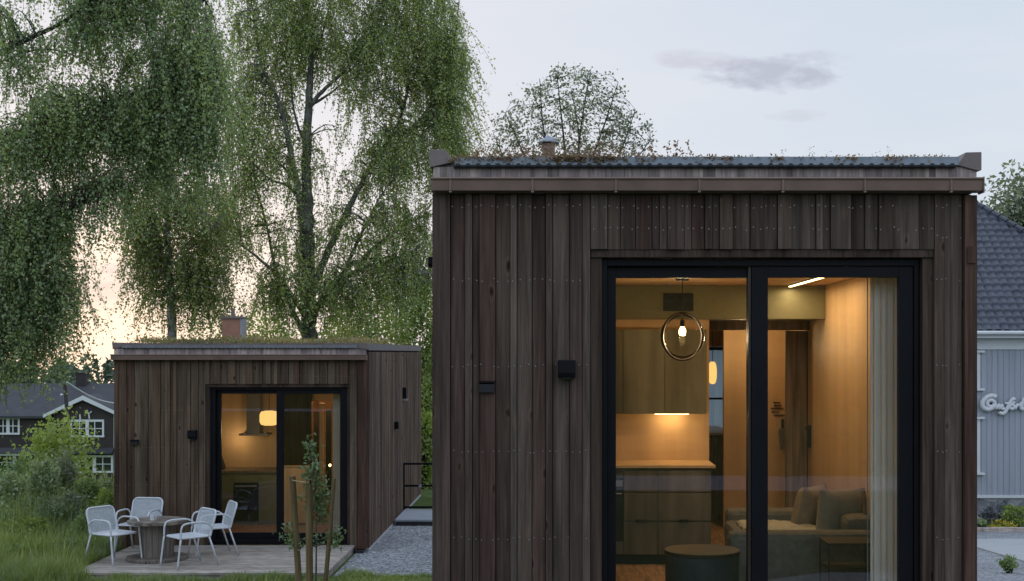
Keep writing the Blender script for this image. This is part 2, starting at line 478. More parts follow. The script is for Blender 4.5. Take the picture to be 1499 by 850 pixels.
def sheet(name, xs, ys, dz, mat, origin=(0, 0, 0), **tags):
    b = MB(); nx, ny = len(xs), len(ys)
    b.v = [(x, y, gz(x, y) + dz) for y in ys for x in xs]
    b.f = [(j * nx + i, j * nx + i + 1, (j + 1) * nx + i + 1, (j + 1) * nx + i) for j in range(ny - 1) for i in range(nx - 1)]
    b.mi = [0] * len(b.f)
    return b.build(name, mat, smooth=True, **tags)


def lin(a, b, st):
    n = max(1, int(round((b - a) / st))); return [a + (b - a) * i / n for i in range(n + 1)]


gx = [-1500, -800, -400, -200, -120, -80] + lin(-60, -14, 4) + lin(-13, 16, .5) + lin(18, 60, 4) + [80, 120, 200, 400, 800, 1500]
gy = [-300, -100, -50, -20, -8] + lin(-4, 32, .5) + lin(33, 64, 1.0) + lin(66, 100, 2) + [110, 130, 160, 200, 300, 500, 900, 1600, 3000]
sheet('ground', gx, gy, 0, M['ground'], kind='structure')
sheet('gravel_yard', lin(-3.24, 2.6, .4), lin(18.95, 25.95, .5), .004, M['gravel'], kind='structure')
sheet('gravel_path', lin(3.4, 20, .8), lin(14, 41.7, .9), .004, M['gravel'], kind='structure')
sheet('lawn', lin(-60, -14, 4), lin(63, 84.5, 2), .02, M['lawn'], kind='structure')


def ray_r(px, py):      # where the sloping right-hand yard lies under a point of the photo
    k = (py - CY) / F
    Y = (EYE + 1.6 - .1045 * 20) / (k - .1045); return Y


def pave(name, pts, mat, dz):
    b = MB(); vs = [];
    for px, py in pts:
        Y = ray_r(px, py); vs.append((X(px, Y), Y, gz(X(px, Y), Y) + dz))
    n = len(vs); b.add(vs + [(x, y, z - .06) for x, y, z in vs], [tuple(range(n))] + [(i, i + n, (i + 1) % n + n, (i + 1) % n) for i in range(n)])
    return b.build(name, mat, kind='structure')


sheet('gravel_walk', lin(-14, 14, 1), lin(-1.3, .8, .35), .006, M['slab'], kind='structure')
b = MB(); b.box(-1.2, 3.3, 6.4, 9.0, -.55, -.16); b.build('terrace', M['slab'], None, origin=(1, 7.8, -.5), kind='structure')
pave('concrete_path', [(1405, 790), (1405, 795), (1499, 823), (1640, 866), (1640, 790)], M['slab'], .03)


# ------------------------------------------------------------------ boards
def boards_x(b, edges, yf, z0, z1, rows=(), depth=.022, nail=True, seed=1, offs=None):
    """vertical boards on a wall facing -Y; edges = board borders in metres."""
    r = random.Random(seed); prev = 0
    for i in range(len(edges) - 1):
        w = edges[i + 1] - edges[i]
        o = offs[i % len(offs)] if offs else (r.choice([0, 0, .022]) if prev else r.choice([.022, .022, 0]))
        prev = o
        g = .0025
        b.box(edges[i] + g, edges[i + 1] - g, yf - o - .02, yf + .01, z0 - r.uniform(0, .004), z1)
        if nail:
            for zr in rows:
                if not (z0 < zr < z1) or r.random() < .1: continue
                for xx in ((edges[i] + .018, edges[i + 1] - .018) if w > .07 else ((edges[i] + edges[i + 1]) / 2,)):
                    s = .0036; zz = zr + r.uniform(-.011, .011); xx += r.uniform(-.007, .007)
                    b.box(xx - s, xx + s, yf - o - .0235, yf - o - .019, zz - s, zz + s, 1)


# ------------------------------------------------------------------ near cabin
YN = 9.18
NX = lambda px, Y=YN: X(px, Y)
NZ = lambda py, Y=YN: Z(py, Y)
FL = -.13
cab = thing('timber_cabin', (1.04, 13.3, -.35), 'large dark timber cabin filling the right half, wide glazed door with sofa and kitchen inside', 'cabin')
xL, xR = NX(633), NX(1425)
YB = 17.5
b = MB()
rows = [NZ(v) for v in (302, 410, 535, 660, 787, 880)]
hrows = [NZ(v) for v in (303, 335)]
left_edges = [660, 681, 692, 702, 726, 747, 757, 779, 799, 809, 834, 852, 864]
b.box(NX(634), NX(659.4), YN - .045, YN + .02, -.28, NZ(284))
boards_x(b, [NX(p) for p in left_edges], YN, -.28, NZ(285), rows, seed=4, offs=[0, .028, .012, .036, 0, .024, .008, 0, .03, 0, .032, .014])
boards_x(b, [NX(p) for p in [1366, 1381, 1407]], YN, -.28, NZ(285), rows + [NZ(347)], seed=6, offs=[.012, 0])
hd = [864, 889, 908, 930, 954, 965, 976, 1001, 1012, 1031, 1042, 1052, 1072, 1097, 1117, 1137, 1158, 1193, 1203, 1214, 1244, 1264, 1275, 1284, 1309, 1345, 1366]
boards_x(b, [NX(p) for p in hd], YN - .004, NZ(364.5), NZ(285), hrows, seed=9)
b.build('cladding', [M['clad'], M['nail']], cab, label='dark brown vertical cladding boards with bright nail heads')
b = MB()
b.box(NX(1408), NX(1426), YN - .07, YN + .02, -.28, NZ(287)); b.build('corner_board', M['clad_red'], cab, bevel=.004, label='reddish right corner board')
b = MB(); b.box(NX(1411), NX(1423), YN - .085, YN - .072, NZ(386), NZ(362)); b.build('bracket', M['clad_red'], cab)
# side and back walls
b = MB(); b.box(xL + .012, xL + .15, YN + .022, YB, -.28, 3.02); b.box(xR - .17, xR - .01, YN + .022, YB, -.28, 3.02)
wx0, wx1, wz0, wz1 = 1.86, 2.32, .84, 1.98
b.box(xL + .152, wx0, YB - .15, YB, -.28, 3.02); b.box(wx1, xR - .172, YB - .15, YB, -.28, 3.02)
b.box(wx0, wx1, YB - .15, YB, -.28, wz0); b.box(wx0, wx1, YB - .15, YB, wz1, 3.02)
# structure behind the cladding
b.box(xL + .152, NX(882) - .002, YN + .022, YN + .2, -.28, 3.02); b.box(NX(1350) + .002, xR - .172, YN + .022, YN + .2, -.28, 3.02)
b.box(NX(882), NX(1350), YN + .022, YN + .2, NZ(376), 3.02)
b.build('wall', M['trim'], cab)
b = MB(); b2 = MB()
yy = YN + .2
while yy < YB - .05:
    w = R.choice([.05, .1, .12]); o = R.choice([0, .022])
    b.box(xL - .02 - o, xL + .01, yy, min(YB, yy + w - .004), -.28, 3.0); b2.box(xR - .008, xR + .02 + o, yy, min(YB, yy + w - .004), -.28, 3.0); yy += w
b.build('side_cladding', M['clad'], cab); b2.build('side_cladding', M['clad'], cab)
# interior linings
b = MB()
b.box(2.70, xR - .175, YN + .205, 13.95, FL, 2.57)                       # right lining
b.box(2.70, xR - .175, 13.955, YB - .152, FL, 2.57)
b.box(xL + .153, xL + .24, YN + .205, YB - .152, FL, 2.57)               # left lining
b.box(xL + .242, 1.54, 13.0, 13.1, FL, 2.234)                              # kitchen partition
b.box(1.945, 2.698, 15.0, 15.08, FL, 2.57)                                 # orange panel
b.box(xL + .242, wx0, YB - .19, YB - .153, FL, 2.57); b.box(wx1, 2.698, YB - .19, YB - .153, FL, 2.57)
b.box(wx0 + .001, wx1 - .001, YB - .19, YB - .153, FL, wz0); b.box(wx0 + .001, wx1 - .001, YB - .19, YB - .153, wz1, 2.57)
b.build('interior_lining', M['ply'], cab)
b = MB(); b.box(xL + .24, 2.70, YN + .205, YB - .19, 2.572, 2.62); b.build('ceiling', M['plyv'], cab)
b = MB()
xx = xL + .16
while xx < xR - .2:
    b.box(xx, min(xR - .18, xx + .14) - .002, YN + .1, YB - .152, FL - .05, FL - .002); xx += .14
b.build('floor', M['floor'], cab)
b = MB(); b.box(xL + .243, 2.698, 12.97, 13.75, 2.236, 2.57); b.build('bulkhead', M['olivewall'], cab, bevel=.004)
b = MB(); b.box(1.542, 2.698, 13.76, 13.9, 2.14, 2.3); b.build('lintel', M['greywood'], cab)
b = MB()
gx0, gx1, gz0, gz1 = X(971, 12.96), X(1015, 12.96), Z(455, 12.96), Z(429, 12.96)
b.box(gx0, gx1, 12.955, 12.968, gz0, gz1)
for i in range(9):
    zz = gz0 + .01 + i * (gz1 - gz0 - .02) / 9; b.box(gx0 + .01, gx1 - .01, 12.945, 12.954, zz, zz + .009)
b.build('vent_grille', M['blackmat'], cab)
# roof
b = MB(); b.box(xL + .02, xR - .02, YN - .03, YB + .02, 3.022, 3.245)
rf = b.build('roof', M['cap'], cab)
b = MB(); b.prism([(NX(630), NZ(221)), (NX(653), NZ(221)), (NX(665), NZ(236)), (NX(663), NZ(240)), (NX(631), NZ(247))], 'y', YN - .075, YB + .05)
b.build('parapet', M['cap'], rf, bevel=.004)
b = MB(); b.prism([(NX(1409), NZ(225)), (NX(1432), NZ(224.5)), (NX(1432), NZ(251)), (NX(1427), NZ(252)), (NX(1397), NZ(244))], 'y', YN - .075, YB + .05)
b.build('parapet', M['cap'], rf, bevel=.004)
# corrugated edge: a ribbed sheet seen on its end
b = MB(); px = 668.0; n = 0
x0, x1 = NX(668), NX(1397); pitch = .0705; xs = []
z_t, z_b = NZ(232.5), NZ(244.5)
b.box(x0, x1, YN - .11, YN - .10, z_b, z_t, 0)
x = x0 + .02
while x < x1 - .03:
    b.prism([(x + .02 * math.cos(math.pi * k_ / 6), z_b - .008 + .021 * math.sin(math.pi * k_ / 6)) for k_ in range(7)], 'y', YN - .114, YN + .0, 1)
    b.box(x - .0345, x + .0345, YN - .102, YN + .0, z_b - .014, z_b - .001, 1); x += pitch
b.build('edge_flashing', [M['steel'], M['blackmat']], rf, label='blue grey corrugated steel roof edge')
b = MB(); r = random.Random(3); x = NX(635.5)
while x < NX(1426):
    w = r.uniform(.03, .09); b.box(x, min(NX(1426), x + w) - .0006, YN - .055 - r.uniform(0, .0015), YN - .035, NZ(264), NZ(245.5)); x += w
b.build('fascia', M['fascia'], rf, label='pale weathered fascia with dark streaks')
b = MB()
gy0, gy1 = YN - .17, YN - .058
b.prism([(gy0, NZ(266)), (gy0 + .004, NZ(266) - .012), (gy0 + .012, NZ(282.5)), (gy1, NZ(284)), (gy1, NZ(266)), (gy1 - .006, NZ(266)), (gy1 - .006, NZ(279)), (gy0 + .02, NZ(278)), (gy0 + .012, NZ(266))], 'x', NX(634), NX(1428))
b.tube([(NX(633.6), gy0, NZ(265.5)), (NX(1428.4), gy0, NZ(265.5))], .009, 8)
for p in (662, 780, 900, 1020, 1140, 1258, 1382):
    b.box(NX(p) - .006, NX(p) + .006, gy0 - .003, gy0 + .0, NZ(283), NZ(266.5)); b.box(NX(p) - .010, NX(p) + .010, gy0 - .001, gy0 + .06, NZ(285.6), NZ(283.5))
b.box(NX(1428.1), NX(1429.6), gy0 - .004, gy1 + .01, NZ(286), NZ(263))
b.build('gutter', M['gutter'], rf, label='brown box gutter with brackets')
# chimney pipe with cowl on the near roof
b = MB(); yc = 12.4; c = (X(803, yc), yc, 0); k = yc / F
b.lathe([(9.5 * k, 3.21), (9.5 * k, Z(210, yc)), (8 * k, Z(209, yc))], c, 20); ch = b.build('chimney', M['gutter'], rf, smooth=False)
b = MB(); b.lathe([(15.5 * k, Z(209.3, yc)), (15.5 * k, Z(208, yc)), (8 * k, Z(203, yc)), (3 * k, Z(199, yc)), (.2 * k, Z(198, yc))], c, 20); b.build('cowl', M['steel'], ch)
# door surround
b = MB()
b.box(NX(864.5), NX(1365.5), YN - .015, YN + .06, NZ(376.5), NZ(365.2)); b.box(NX(864.5), NX(880.5), YN + .004, YN + .06, -.25, NZ(377)); b.box(NX(1351), NX(1365.5), YN + .004, YN + .06, -.25, NZ(377))
b.build('door_surround', M['trim'], cab)


def slider(parent, XX, ZZ, y0, bot, fr, panes, glassy, mat):
    """sliding door: outer frame, two sashes, a pane each."""
    d = MB(); fl, frr, ft, ftb = fr
    d.box(XX(fl), XX(fl + 7), y0, y0 + .14, bot, ZZ(ft)); d.box(XX(frr - 7), XX(frr), y0, y0 + .14, bot, ZZ(ft))
    d.box(XX(fl + 7), XX(frr - 7), y0, y0 + .14, ZZ(ftb), ZZ(ft)); d.box(XX(fl + 7), XX(frr - 7), y0, y0 + .14, bot, bot + .07)
    fo = d.build('sliding_door', mat, parent, bevel=.003)
    for (ol, il, ir, orr, it, ib, yo) in panes:
        s = MB(); zt = ZZ(ftb) - .002; zb = bot + .072
        s.box(XX(ol), XX(il), y0 + yo, y0 + yo + .05, zb, zt); s.box(XX(ir), XX(orr), y0 + yo, y0 + yo + .05, zb, zt)
        s.box(XX(il), XX(ir), y0 + yo, y0 + yo + .05, ZZ(it), zt); s.box(XX(il), XX(ir), y0 + yo, y0 + yo + .05, zb, ib)
        s.build('sash', mat, fo, bevel=.003)
        s = MB(); s.box(XX(il), XX(ir), y0 + yo + .02, y0 + yo + .024, ib, ZZ(it)); s.build('pane', M['glass'], fo)
    return fo


slider(cab, NX, NZ, YN + .062, -.15, (882, 1349, 378, 388), [(889.5, 903, 1098, 1112, 405, .03, .075), (1103, 1127, 1320, 1341.5, 405, .03, .02)], None, M['black'])
b = MB(); b.box(NX(1098.3), NX(1102.5), YN + .10, YN + .135, .0, NZ(388)); b.build('weather_strip', M['warmmetal'], cab)
# back window
b = MB()
for (a0, a1, c0, c1) in ((wx0, wx0 + .05, wz0, wz1), (wx1 - .05, wx1, wz0, wz1), (wx0 + .05, wx1 - .05, wz0, wz0 + .05), (wx0 + .05, wx1 - .05, wz1 - .05, wz1), (wx0 + .05, wx1 - .05, 1.27, 1.30)):
    b.box(a0 + .002, a1 - .002, YB - .12, YB - .05, c0 + .002, c1 - .002)
w = b.build('window', M['black'], cab); b = MB(); b.box(wx0 + .05, wx1 - .05, YB - .09, YB - .085, wz0 + .05, wz1 - .05); b.build('pane', M['glass'], w)
# door leaf at the end of the right wall
b = MB(); yd = 13.9
for i in range(3):
    xa, xb = X(1150, yd), X(1181, yd); ww = (xb - xa) / 3; b.box(xa + i * ww + .001, xa + (i + 1) * ww - .001, yd, yd + .045, FL + .01, 2.135)
dl = b.build('inner_door', M['greywood'], cab); b = MB(); b.box(X(1181.3, yd), 2.699, yd - .02, yd + .05, FL, 2.135); b.build('door_edge', M['blackmat'], dl)
b = MB(); yh = 13.72; b.box(2.66, 2.698, yh - .03, yh + .01, Z(655, yh), Z(622, yh)); b.build('door_pull', M['blackmat'], cab)

# sedum on the near roof
b_pts = []
xs = NR.uniform(xL + .2, xR - .2, 26000); ys = YN - .115 + np.abs(NR.normal(0, 1, 26000)) * 1.4; ys = np.minimum(ys, YB)
den = .012 + .022 * (np.sin(xs * 2.1 + 1) * .5 + .5) * (np.sin(xs * 5.3) * .3 + .7) + np.where((xs > -.6) & (xs < .5), .03, 0)
zs = 3.25 + np.abs(NR.normal(0, 1, 26000)) * den * np.where(xs < .75, 1.25, .75)
V = [leafquads(np.stack([xs, ys, zs], 1), .02, .012, -.2)]
for (a0, a1, n) in ((-.45, -.3, 60), (-.02, .2, 260), (.25, .42, 120), (.55, .7, 60), (.95, 1.25, 90), (1.5, 1.6, 40), (1.95, 2.1, 50), (2.3, 2.42, 40), (-.75, .5, 500)):
    hx = NR.uniform(a0, a1, n); V.append(leafquads(np.stack([hx, np.full(n, YN - .12) + NR.normal(0, .006, n), 3.262 - np.abs(NR.normal(0, .02, n)) + .012], 1), .022, .012, .3))
for px, top in ((668, 226), (700, 222), (764, 218), (770, 212), (778, 216), (985, 206), (993, 214), (1003, 205), (1010, 208), (1152, 217), (1181, 213), (1183, 216), (1203, 219), (1293, 221), (1311, 216), (950, 205), (938, 214), (962, 216), (845, 214), (870, 220)):
    x = X(px, YN + .3); y0 = YN + .3; t = Z(top, y0); n = 26
    q = NR.uniform(.2, 1, n); n = n; lean = NR.uniform(-.06, .06)
    pts = np.stack([x + lean * q + NR.normal(0, .012, n), y0 + NR.normal(0, .02, n), 3.2 + q * (t - 3.2)], 1); V.append(leafquads(pts, .03 if px < 1100 else .018, .016 if px < 1100 else .006, -.3))
npmesh('sedum', np.concatenate(V), 4, M['sedum'], origin=(1.04, 13.3, 3.2), kind='stuff', label='reddish sedum mat covering the large cabin roof')


# ------------------------------------------------------------------ lamps and fittings on the near wall
def wall_lamp(name, x0, x1, y, z0, z1, dep, label, cat, taper=.8):
    t = thing(name, ((x0 + x1) / 2, y, z0), label, cat)
    b = MB(); h = z1 - z0
    b.prism([(y, z0), (y - dep * .92, z0 + h * .06), (y - dep, z0 + h * .3), (y - dep, z1), (y, z1)], 'x', x0, x1)
    b.build('housing', M['black'], t, bevel=.006)
    b = MB(); b.box(x0 + (x1 - x0) * .2, x1 - (x1 - x0) * .2, y - dep * .75, y - dep * .2, z0 - .004, z0 + .02); b.build('diffuser', M['blackmat'], t)
    b = MB(); b.box(x0 + .01, x1 - .01, y, y + .012, z0 + .01, z1 - .01); b.build('back_plate', M['blackmat'], t)
    return t


wall_lamp('wall_lamp', NX(816.5), NX(842), YN - .035, NZ(553), NZ(526.5), .13, 'black box wall lamp on dark boards beside the large sliding door', 'wall lamp')
t = thing('wall_vent', (NX(713), YN - .03, NZ(574)), 'small dark grey hooded vent low on boards left of the box lamp, large cabin', 'wall vent')
b = MB(); z0, z1 = NZ(574), NZ(559.5)
b.prism([(YN - .03, z0), (YN - .09, z0), (YN - .10, z1 - .012), (YN - .03, z1)], 'x', NX(702.5), NX(724.5)); b.build('hood', M['blackmat'], t, bevel=.004)
b = MB(); b.box(NX(701.5), NX(725.5), YN - .105, YN - .03, z1 - .0, z1 + .012); b.build('cap', M['black'], t)
wall_lamp('side_lamp', xL - .078, xL - .045, 9.75, Z(391, 9.7), Z(376, 9.7), .1, 'black lamp sticking out of the large cabin on its left side wall', 'wall lamp')

# ------------------------------------------------------------------ inside the near cabin
YK = 12.4
t = thing('kitchen_unit', (.4, 12.7, FL), 'olive brown kitchen base cabinets under a pale worktop inside the large cabin', 'kitchen cabinets')
kx0, kx1 = xL + .25, X(1043, YK); zt = Z(684.5, YK)
b = MB(); b.box(kx0, kx1 - .02, YK + .03, 12.995, FL + .1, zt - .005); b.build('carcass', M['basecab'], t)
b = MB(); b.box(kx0, kx1 - .04, YK + .08, 12.99, FL, FL + .098); b.build('toe_kick', M['blackmat'], t)
b = MB(); b.box(kx0, X(1047.5, YK), YK - .012, 12.996, zt - .003, zt + .024); b.build('worktop', M['ply'], t, bevel=.003)
for (a, c, ta, tb) in ((913.5, 962.5, 688, 720), (963.5, 1041, 688, 720), (913.5, 962.5, 721.5, 829), (963.5, 1041, 721.5, 829)):
    z1_, z0_ = Z(ta, YK), max(Z(tb, YK), FL + .1)
    if tb > 800:
        for (zz0, zz1) in ((z0_, Z(764, YK) - .003), (Z(762.5, YK) + .003, z1_)):
            b = MB(); b.box(X(a, YK), X(c, YK), YK + .008, YK + .028, zz0, zz1); df = b.build('drawer_front', M['basecab'], t, bevel=.002)
    else:
        b = MB(); b.box(X(a, YK), X(c, YK), YK + .008, YK + .028, z0_, z1_); df = b.build('drawer_front', M['basecab'], t, bevel=.002)
for p, q in ((938, 762), (1001, 762)):
    b = MB(); c = P3(p, q, YK); pts = [(c.x + .045 * math.cos(a), YK + .012 - .03 * math.sin(a * 1.0 if a < math.pi else 0), c.z + .006) for a in [math.pi * i / 10 for i in range(11)]]
    b.prism([(x_, y_) for x_, y_, _ in pts], 'z', c.z - .014, c.z + .012); b.build('cup_handle', M['blackmat'], t)
b = MB(); b.box(X(872, YK), X(912.5, YK), YK + .004, YK + .029, Z(792, YK), Z(700, YK)); ov = b.build('oven', M['oven'], t)
b = MB(); b.tube([(X(876, YK), YK - .03, Z(722, YK)), (X(910, YK), YK - .03, Z(722, YK))], .008, 8); b.build('handle', M['capgrey'], ov, smooth=True)
b = MB(); b.box(X(876, YK), X(911.5, YK), YK + .001, YK + .0035, Z(712, YK), Z(703, YK)); b.build('control_strip', M['capgrey'], ov)

YW = 12.66
t = thing('wall_cupboard', (.4, 12.8, Z(605, YW)), 'olive stained wall cupboards hung over the lit worktop inside the large cabin', 'wall cupboard')
b = MB(); b.box(kx0, X(1034, YW), YW + .022, 12.995, Z(605, YW), Z(482.5, YW)); b.build('carcass', M['olive'], t)
for a, c in ((kx0, X(911.5, YW)), (X(912.3, YW), X(972.6, YW)), (X(973.4, YW), X(1034.5, YW))):
    b = MB(); b.box(a, c, YW, YW + .02, Z(605.6, YW), Z(482, YW)); b.build('door', M['olive'], t, bevel=.002)
b = MB(); b.box(X(960, YW), X(1010, YW), YW + .1, YW + .16, Z(605, YW) - .014, Z(605, YW) - .001); b.build('light_bar', M['striplight'], t)

# low cabinet down the passage
t = thing('drawer_chest', (1.75, 16.3, FL), 'low dark drawer chest under the rear window down the passage of large cabin', 'chest')
b = MB(); b.box(1.25, 2.14, 15.75, 17.25, FL, .9); b.build('carcass', M['greywood'], t)
b = MB(); b.box(1.23, 2.16, 15.72, 17.27, .902, .93); b.build('top', M['whitepaint'], t)
for i in range(4):
    b = MB(); b.box(1.27 + i * .22, 1.27 + i * .22 + .205, 15.73, 15.749, FL + .06, .87); b.build('drawer_front', M['greywood'], t, bevel=.003)

# pendant lamp
yp = 11.6; k = yp / F; cx, cz = X(999, yp), Z(492, yp)
t = thing('pendant_lamp', (cx, yp, 2.57), 'glowing bulb in a dark ring hanging from the ceiling inside the large cabin', 'pendant lamp')
b = MB(); b.lathe([(.055, 2.545), (.06, 2.555), (.06, 2.57)], (cx, yp, 0), 20); b.build('ceiling_rose', M['blackmat'], t)
b = MB(); b.tube([(cx, yp, 2.545), (cx, yp, cz + .21)], .004, 6); b.tube([(cx, yp, cz + .215), (cx, yp, Z(483, yp) + .09)], .004, 6); b.build('cord', M['blackmat'], t)
b = MB(); ang = math.radians(26); pts = []
for i in range(48):
    a = 2 * math.pi * i / 48; pts.append((cx + .205 * math.cos(a) * math.cos(ang), yp + .205 * math.cos(a) * math.sin(ang), cz + .212 * math.sin(a)))
b.tube(pts, .010, 8, closed=True); b.build('ring', M['warmmetal'], t, smooth=True)
b = MB(); b.lathe([(.198 * math.sin(math.pi * (i + .2) / 24.4), -.205 * math.cos(math.pi * (i + .2) / 24.4)) for i in range(25)], (cx, yp, cz), 36); b.build('globe', M['thinglass'], t, smooth=True)
b = MB(); b.lathe([(.012, .03), (.02, .032), (.02, .085), (.012, .09)], (cx, yp, Z(483, yp)), 14); b.build('socket', M['blackmat'], t)
b = MB(); b.lathe([(.004, -.05), (.02, -.042), (.03, -.02), (.03, .0), (.018, .022), (.013, .03)], (cx, yp, Z(483, yp)), 16); b.build('bulb', M['bulb'], t, smooth=True)

# strip light
t = thing('strip_light', (2.33, 12.2, 2.57), 'slim glowing ceiling strip light inside the large cabin', 'ceiling light')
b = MB(); b.box(2.315, 2.36, 11.3, 12.94, 2.562, 2.571); b.build('housing', M['blackmat'], t)
b = MB(); b.box(2.322, 2.353, 11.32, 12.92, 2.553, 2.561); b.build('diffuser', M['striplight'], t)
# opal lamp in the passage
yo = 15.55
t = thing('opal_lamp', (X(1043, yo), yo, Z(545, yo)), 'oval opal glass lamp glowing before the rear window of the large cabin', 'lamp')
b = MB(); rr = .052; zz0, zz1 = Z(562, yo), Z(529, yo)
prof = [(rr * math.sin(math.pi * (i + .15) / 12.3) ** .55, zz0 + (zz1 - zz0) * (1 - math.cos(math.pi * i / 12)) / 2) for i in range(13)]
b.lathe(prof, (X(1043, yo), yo, 0), 20); b.build('shade', M['opal'], t, smooth=True)
b = MB(); b.tube([(X(1043, yo), yo, zz1), (X(1043, yo), yo, 2.57)], .004, 6); b.build('cord', M['blackmat'], t)

# sofa
def pillowmesh(b, c, w, h, d, rot=0, tilt=0, n=10, mi=0):
    vs = []; idx = {}
    m = Matrix.Translation(c) @ Matrix.Rotation(rot, 4, 'Z') @ Matrix.Rotation(tilt, 4, 'X')
    fs = []
    for side in (1, -1):
        for i in range(n + 1):
            for j in range(n + 1):
                u, v = i / n * 2 - 1, j / n * 2 - 1
                th = ((1 - u ** 4) * (1 - v ** 4)) ** .45
                pin = 1 - .07 * (1 - abs(u) ** 2) * abs(v) ** 3; pin2 = 1 - .07 * (1 - abs(v) ** 2) * abs(u) ** 3
                idx[(side, i, j)] = len(vs); vs.append(m @ Vector((u * w / 2 * pin2, side * d / 2 * th, v * h / 2 * pin)))
    for side in (1, -1):
        for i in range(n):
            for j in range(n):
                q = (idx[(side, i, j)], idx[(side, i + 1, j)], idx[(side, i + 1, j + 1)], idx[(side, i, j + 1)])
                fs.append(q if side < 0 else q[::-1])
    b.add(vs, fs, mi)


t = thing('sofa', (2.05, 11.5, FL), 'low slate grey fabric sofa behind the right pane of the large cabin', 'sofa')
b = MB(); b.box(1.62, 2.68, 10.85, 12.2, FL + .05, .12); b.build('base', M['sofa'], t, bevel=.03)
b = MB(); b.box(1.42, 2.685, 10.6, 10.84, FL + .04, .43); b.build('armrest', M['sofa'], t, bevel=.06)
b = MB(); b.box(1.62, 2.685, 12.22, 12.45, FL + .04, .42); b.build('armrest', M['sofa'], t, bevel=.05)
b = MB(); b.box(1.58, 2.42, 10.86, 12.2, .125, .33); b.build('seat_cushion', M['sofa'], t, bevel=.05)
b = MB(); b.box(2.44, 2.69, 10.86, 12.2, .125, .52); b.build('backrest', M['sofa'], t, bevel=.06)
for p, q, y, w_, h_, ro, ti, mt, lb in ((1185, 744, 11.75, .42, .44, .9, .25, 'cushion', 'brown square cushion leaning on the sofa beside the round grey cushion'), (1229, 752, 11.3, .46, .46, .35, .2, 'cushion2', 'plump grey cushion nearest the curtain on the slate sofa')):
    b = MB(); c = P3(p, q, y); pillowmesh(b, c, w_, h_, .2, ro, ti); b.build('cushion', M[mt], None, origin=c, smooth=True, label=lb, cat='cushion', group='cushions on the sofa')
b = MB()
for i in range(16):
    for j in range(12):
        pass
vs = []; nx_, ny_ = 18, 14
for j in range(ny_ + 1):
    for i in range(nx_ + 1):
        u, v = i / nx_, j / ny_; x = 1.66 + u * .72; y = 11.0 + v * .95 + .06 * math.sin(u * 5)
        vs.append((x, y, .345 + .05 * math.exp(-((u - .45) ** 2 + (v - .4) ** 2) * 7) + .012 * math.sin(u * 19 + v * 7) + .01 * math.sin(v * 23 - u * 9)))
b.add(vs, [(j * (nx_ + 1) + i, j * (nx_ + 1) + i + 1, (j + 1) * (nx_ + 1) + i + 1, (j + 1) * (nx_ + 1) + i) for j in range(ny_) for i in range(nx_)])
o = b.build('throw_blanket', M['throw'], None, origin=(2, 11.5, .34), smooth=True, label='crumpled cream throw lying on the seat of the slate sofa', cat='blanket')
s_ = o.modifiers.new('solid', 'SOLIDIFY'); s_.thickness = .012
# round coffee table
yc = 10.1; c = P3(1027.5, 804, yc)
t = thing('coffee_table', (c.x, yc, FL), 'round drum coffee table with brown top behind the left pane of large cabin', 'coffee table')
b = MB(); b.lathe([(.29, c.z - .03), (.295, c.z - .026), (.295, c.z - .004), (.29, c.z)], (c.x, yc, 0), 48); b.build('tabletop', M['tabletop'], t)
b = MB(); b.lathe([(.275, FL), (.285, FL + .02), (.285, c.z - .031)], (c.x, yc, 0), 48); b.build('drum', M['drum'], t, smooth=False)
# side table
ys_ = 10.05; x0, x1 = X(1212, ys_), X(1285, ys_); zt = Z(795, ys_)
t = thing('side_table', ((x0 + x1) / 2, ys_ + .15, FL), 'small thin framed side table before the sofa beside the curtain', 'side table')
b = MB(); b.box(x0, x1, ys_, ys_ + .36, zt - .018, zt); b.build('tabletop', M['tabletop'], t, bevel=.002)
for xx in (x0 + .012, x1 - .012):
    for yy in (ys_ + .012, ys_ + .348):
        b = MB(); b.tube([(xx, yy, FL), (xx, yy, zt - .018)], .006, 6); b.build('leg', M['warmmetal'], t)
b = MB(); b.box(x0 + .02, x1 - .02, ys_ + .02, ys_ + .34, Z(833, ys_) - .008, Z(833, ys_)); b.build('shelf', M['tabletop'], t)
# curtain
b = MB(); n = 110; vs = []; xa, xb = X(1274, 9.5), X(1324, 9.5) + .05
for i in range(n + 1):
    u = i / n; x = xa + (xb - xa) * u + .008 * math.sin(u * 40); y = 9.5 + .011 * math.sin(u * 2 * math.pi * 7 + .8 * math.sin(u * 9)) + .004 * math.sin(u * 61)
    vs += [(x, y, FL + .01), (x, y + .01 * math.sin(u * 23), 1.2), (x, y, 2.55)]
b.add(vs, [(3 * i + j, 3 * i + 3 + j, 3 * i + 4 + j, 3 * i + 1 + j) for i in range(n) for j in range(2)])
t = thing('curtain', ((xa + xb) / 2, 9.5, 2.57), 'pale sheer curtain bunched at the right edge of the large sliding door', 'curtain')
o = b.build('drape', M['curtain'], t, smooth=True)
b = MB(); b.box(.2, 2.69, 9.48, 9.52, 2.552, 2.571); b.build('track', M['whitepaint'], t)
b = MB(); b.tube([(X(1270, 9.5), 9.5, FL + .3), (X(1270, 9.5), 9.5, 2.55)], .004, 6); b.build('draw_rod', M['capgrey'], t)
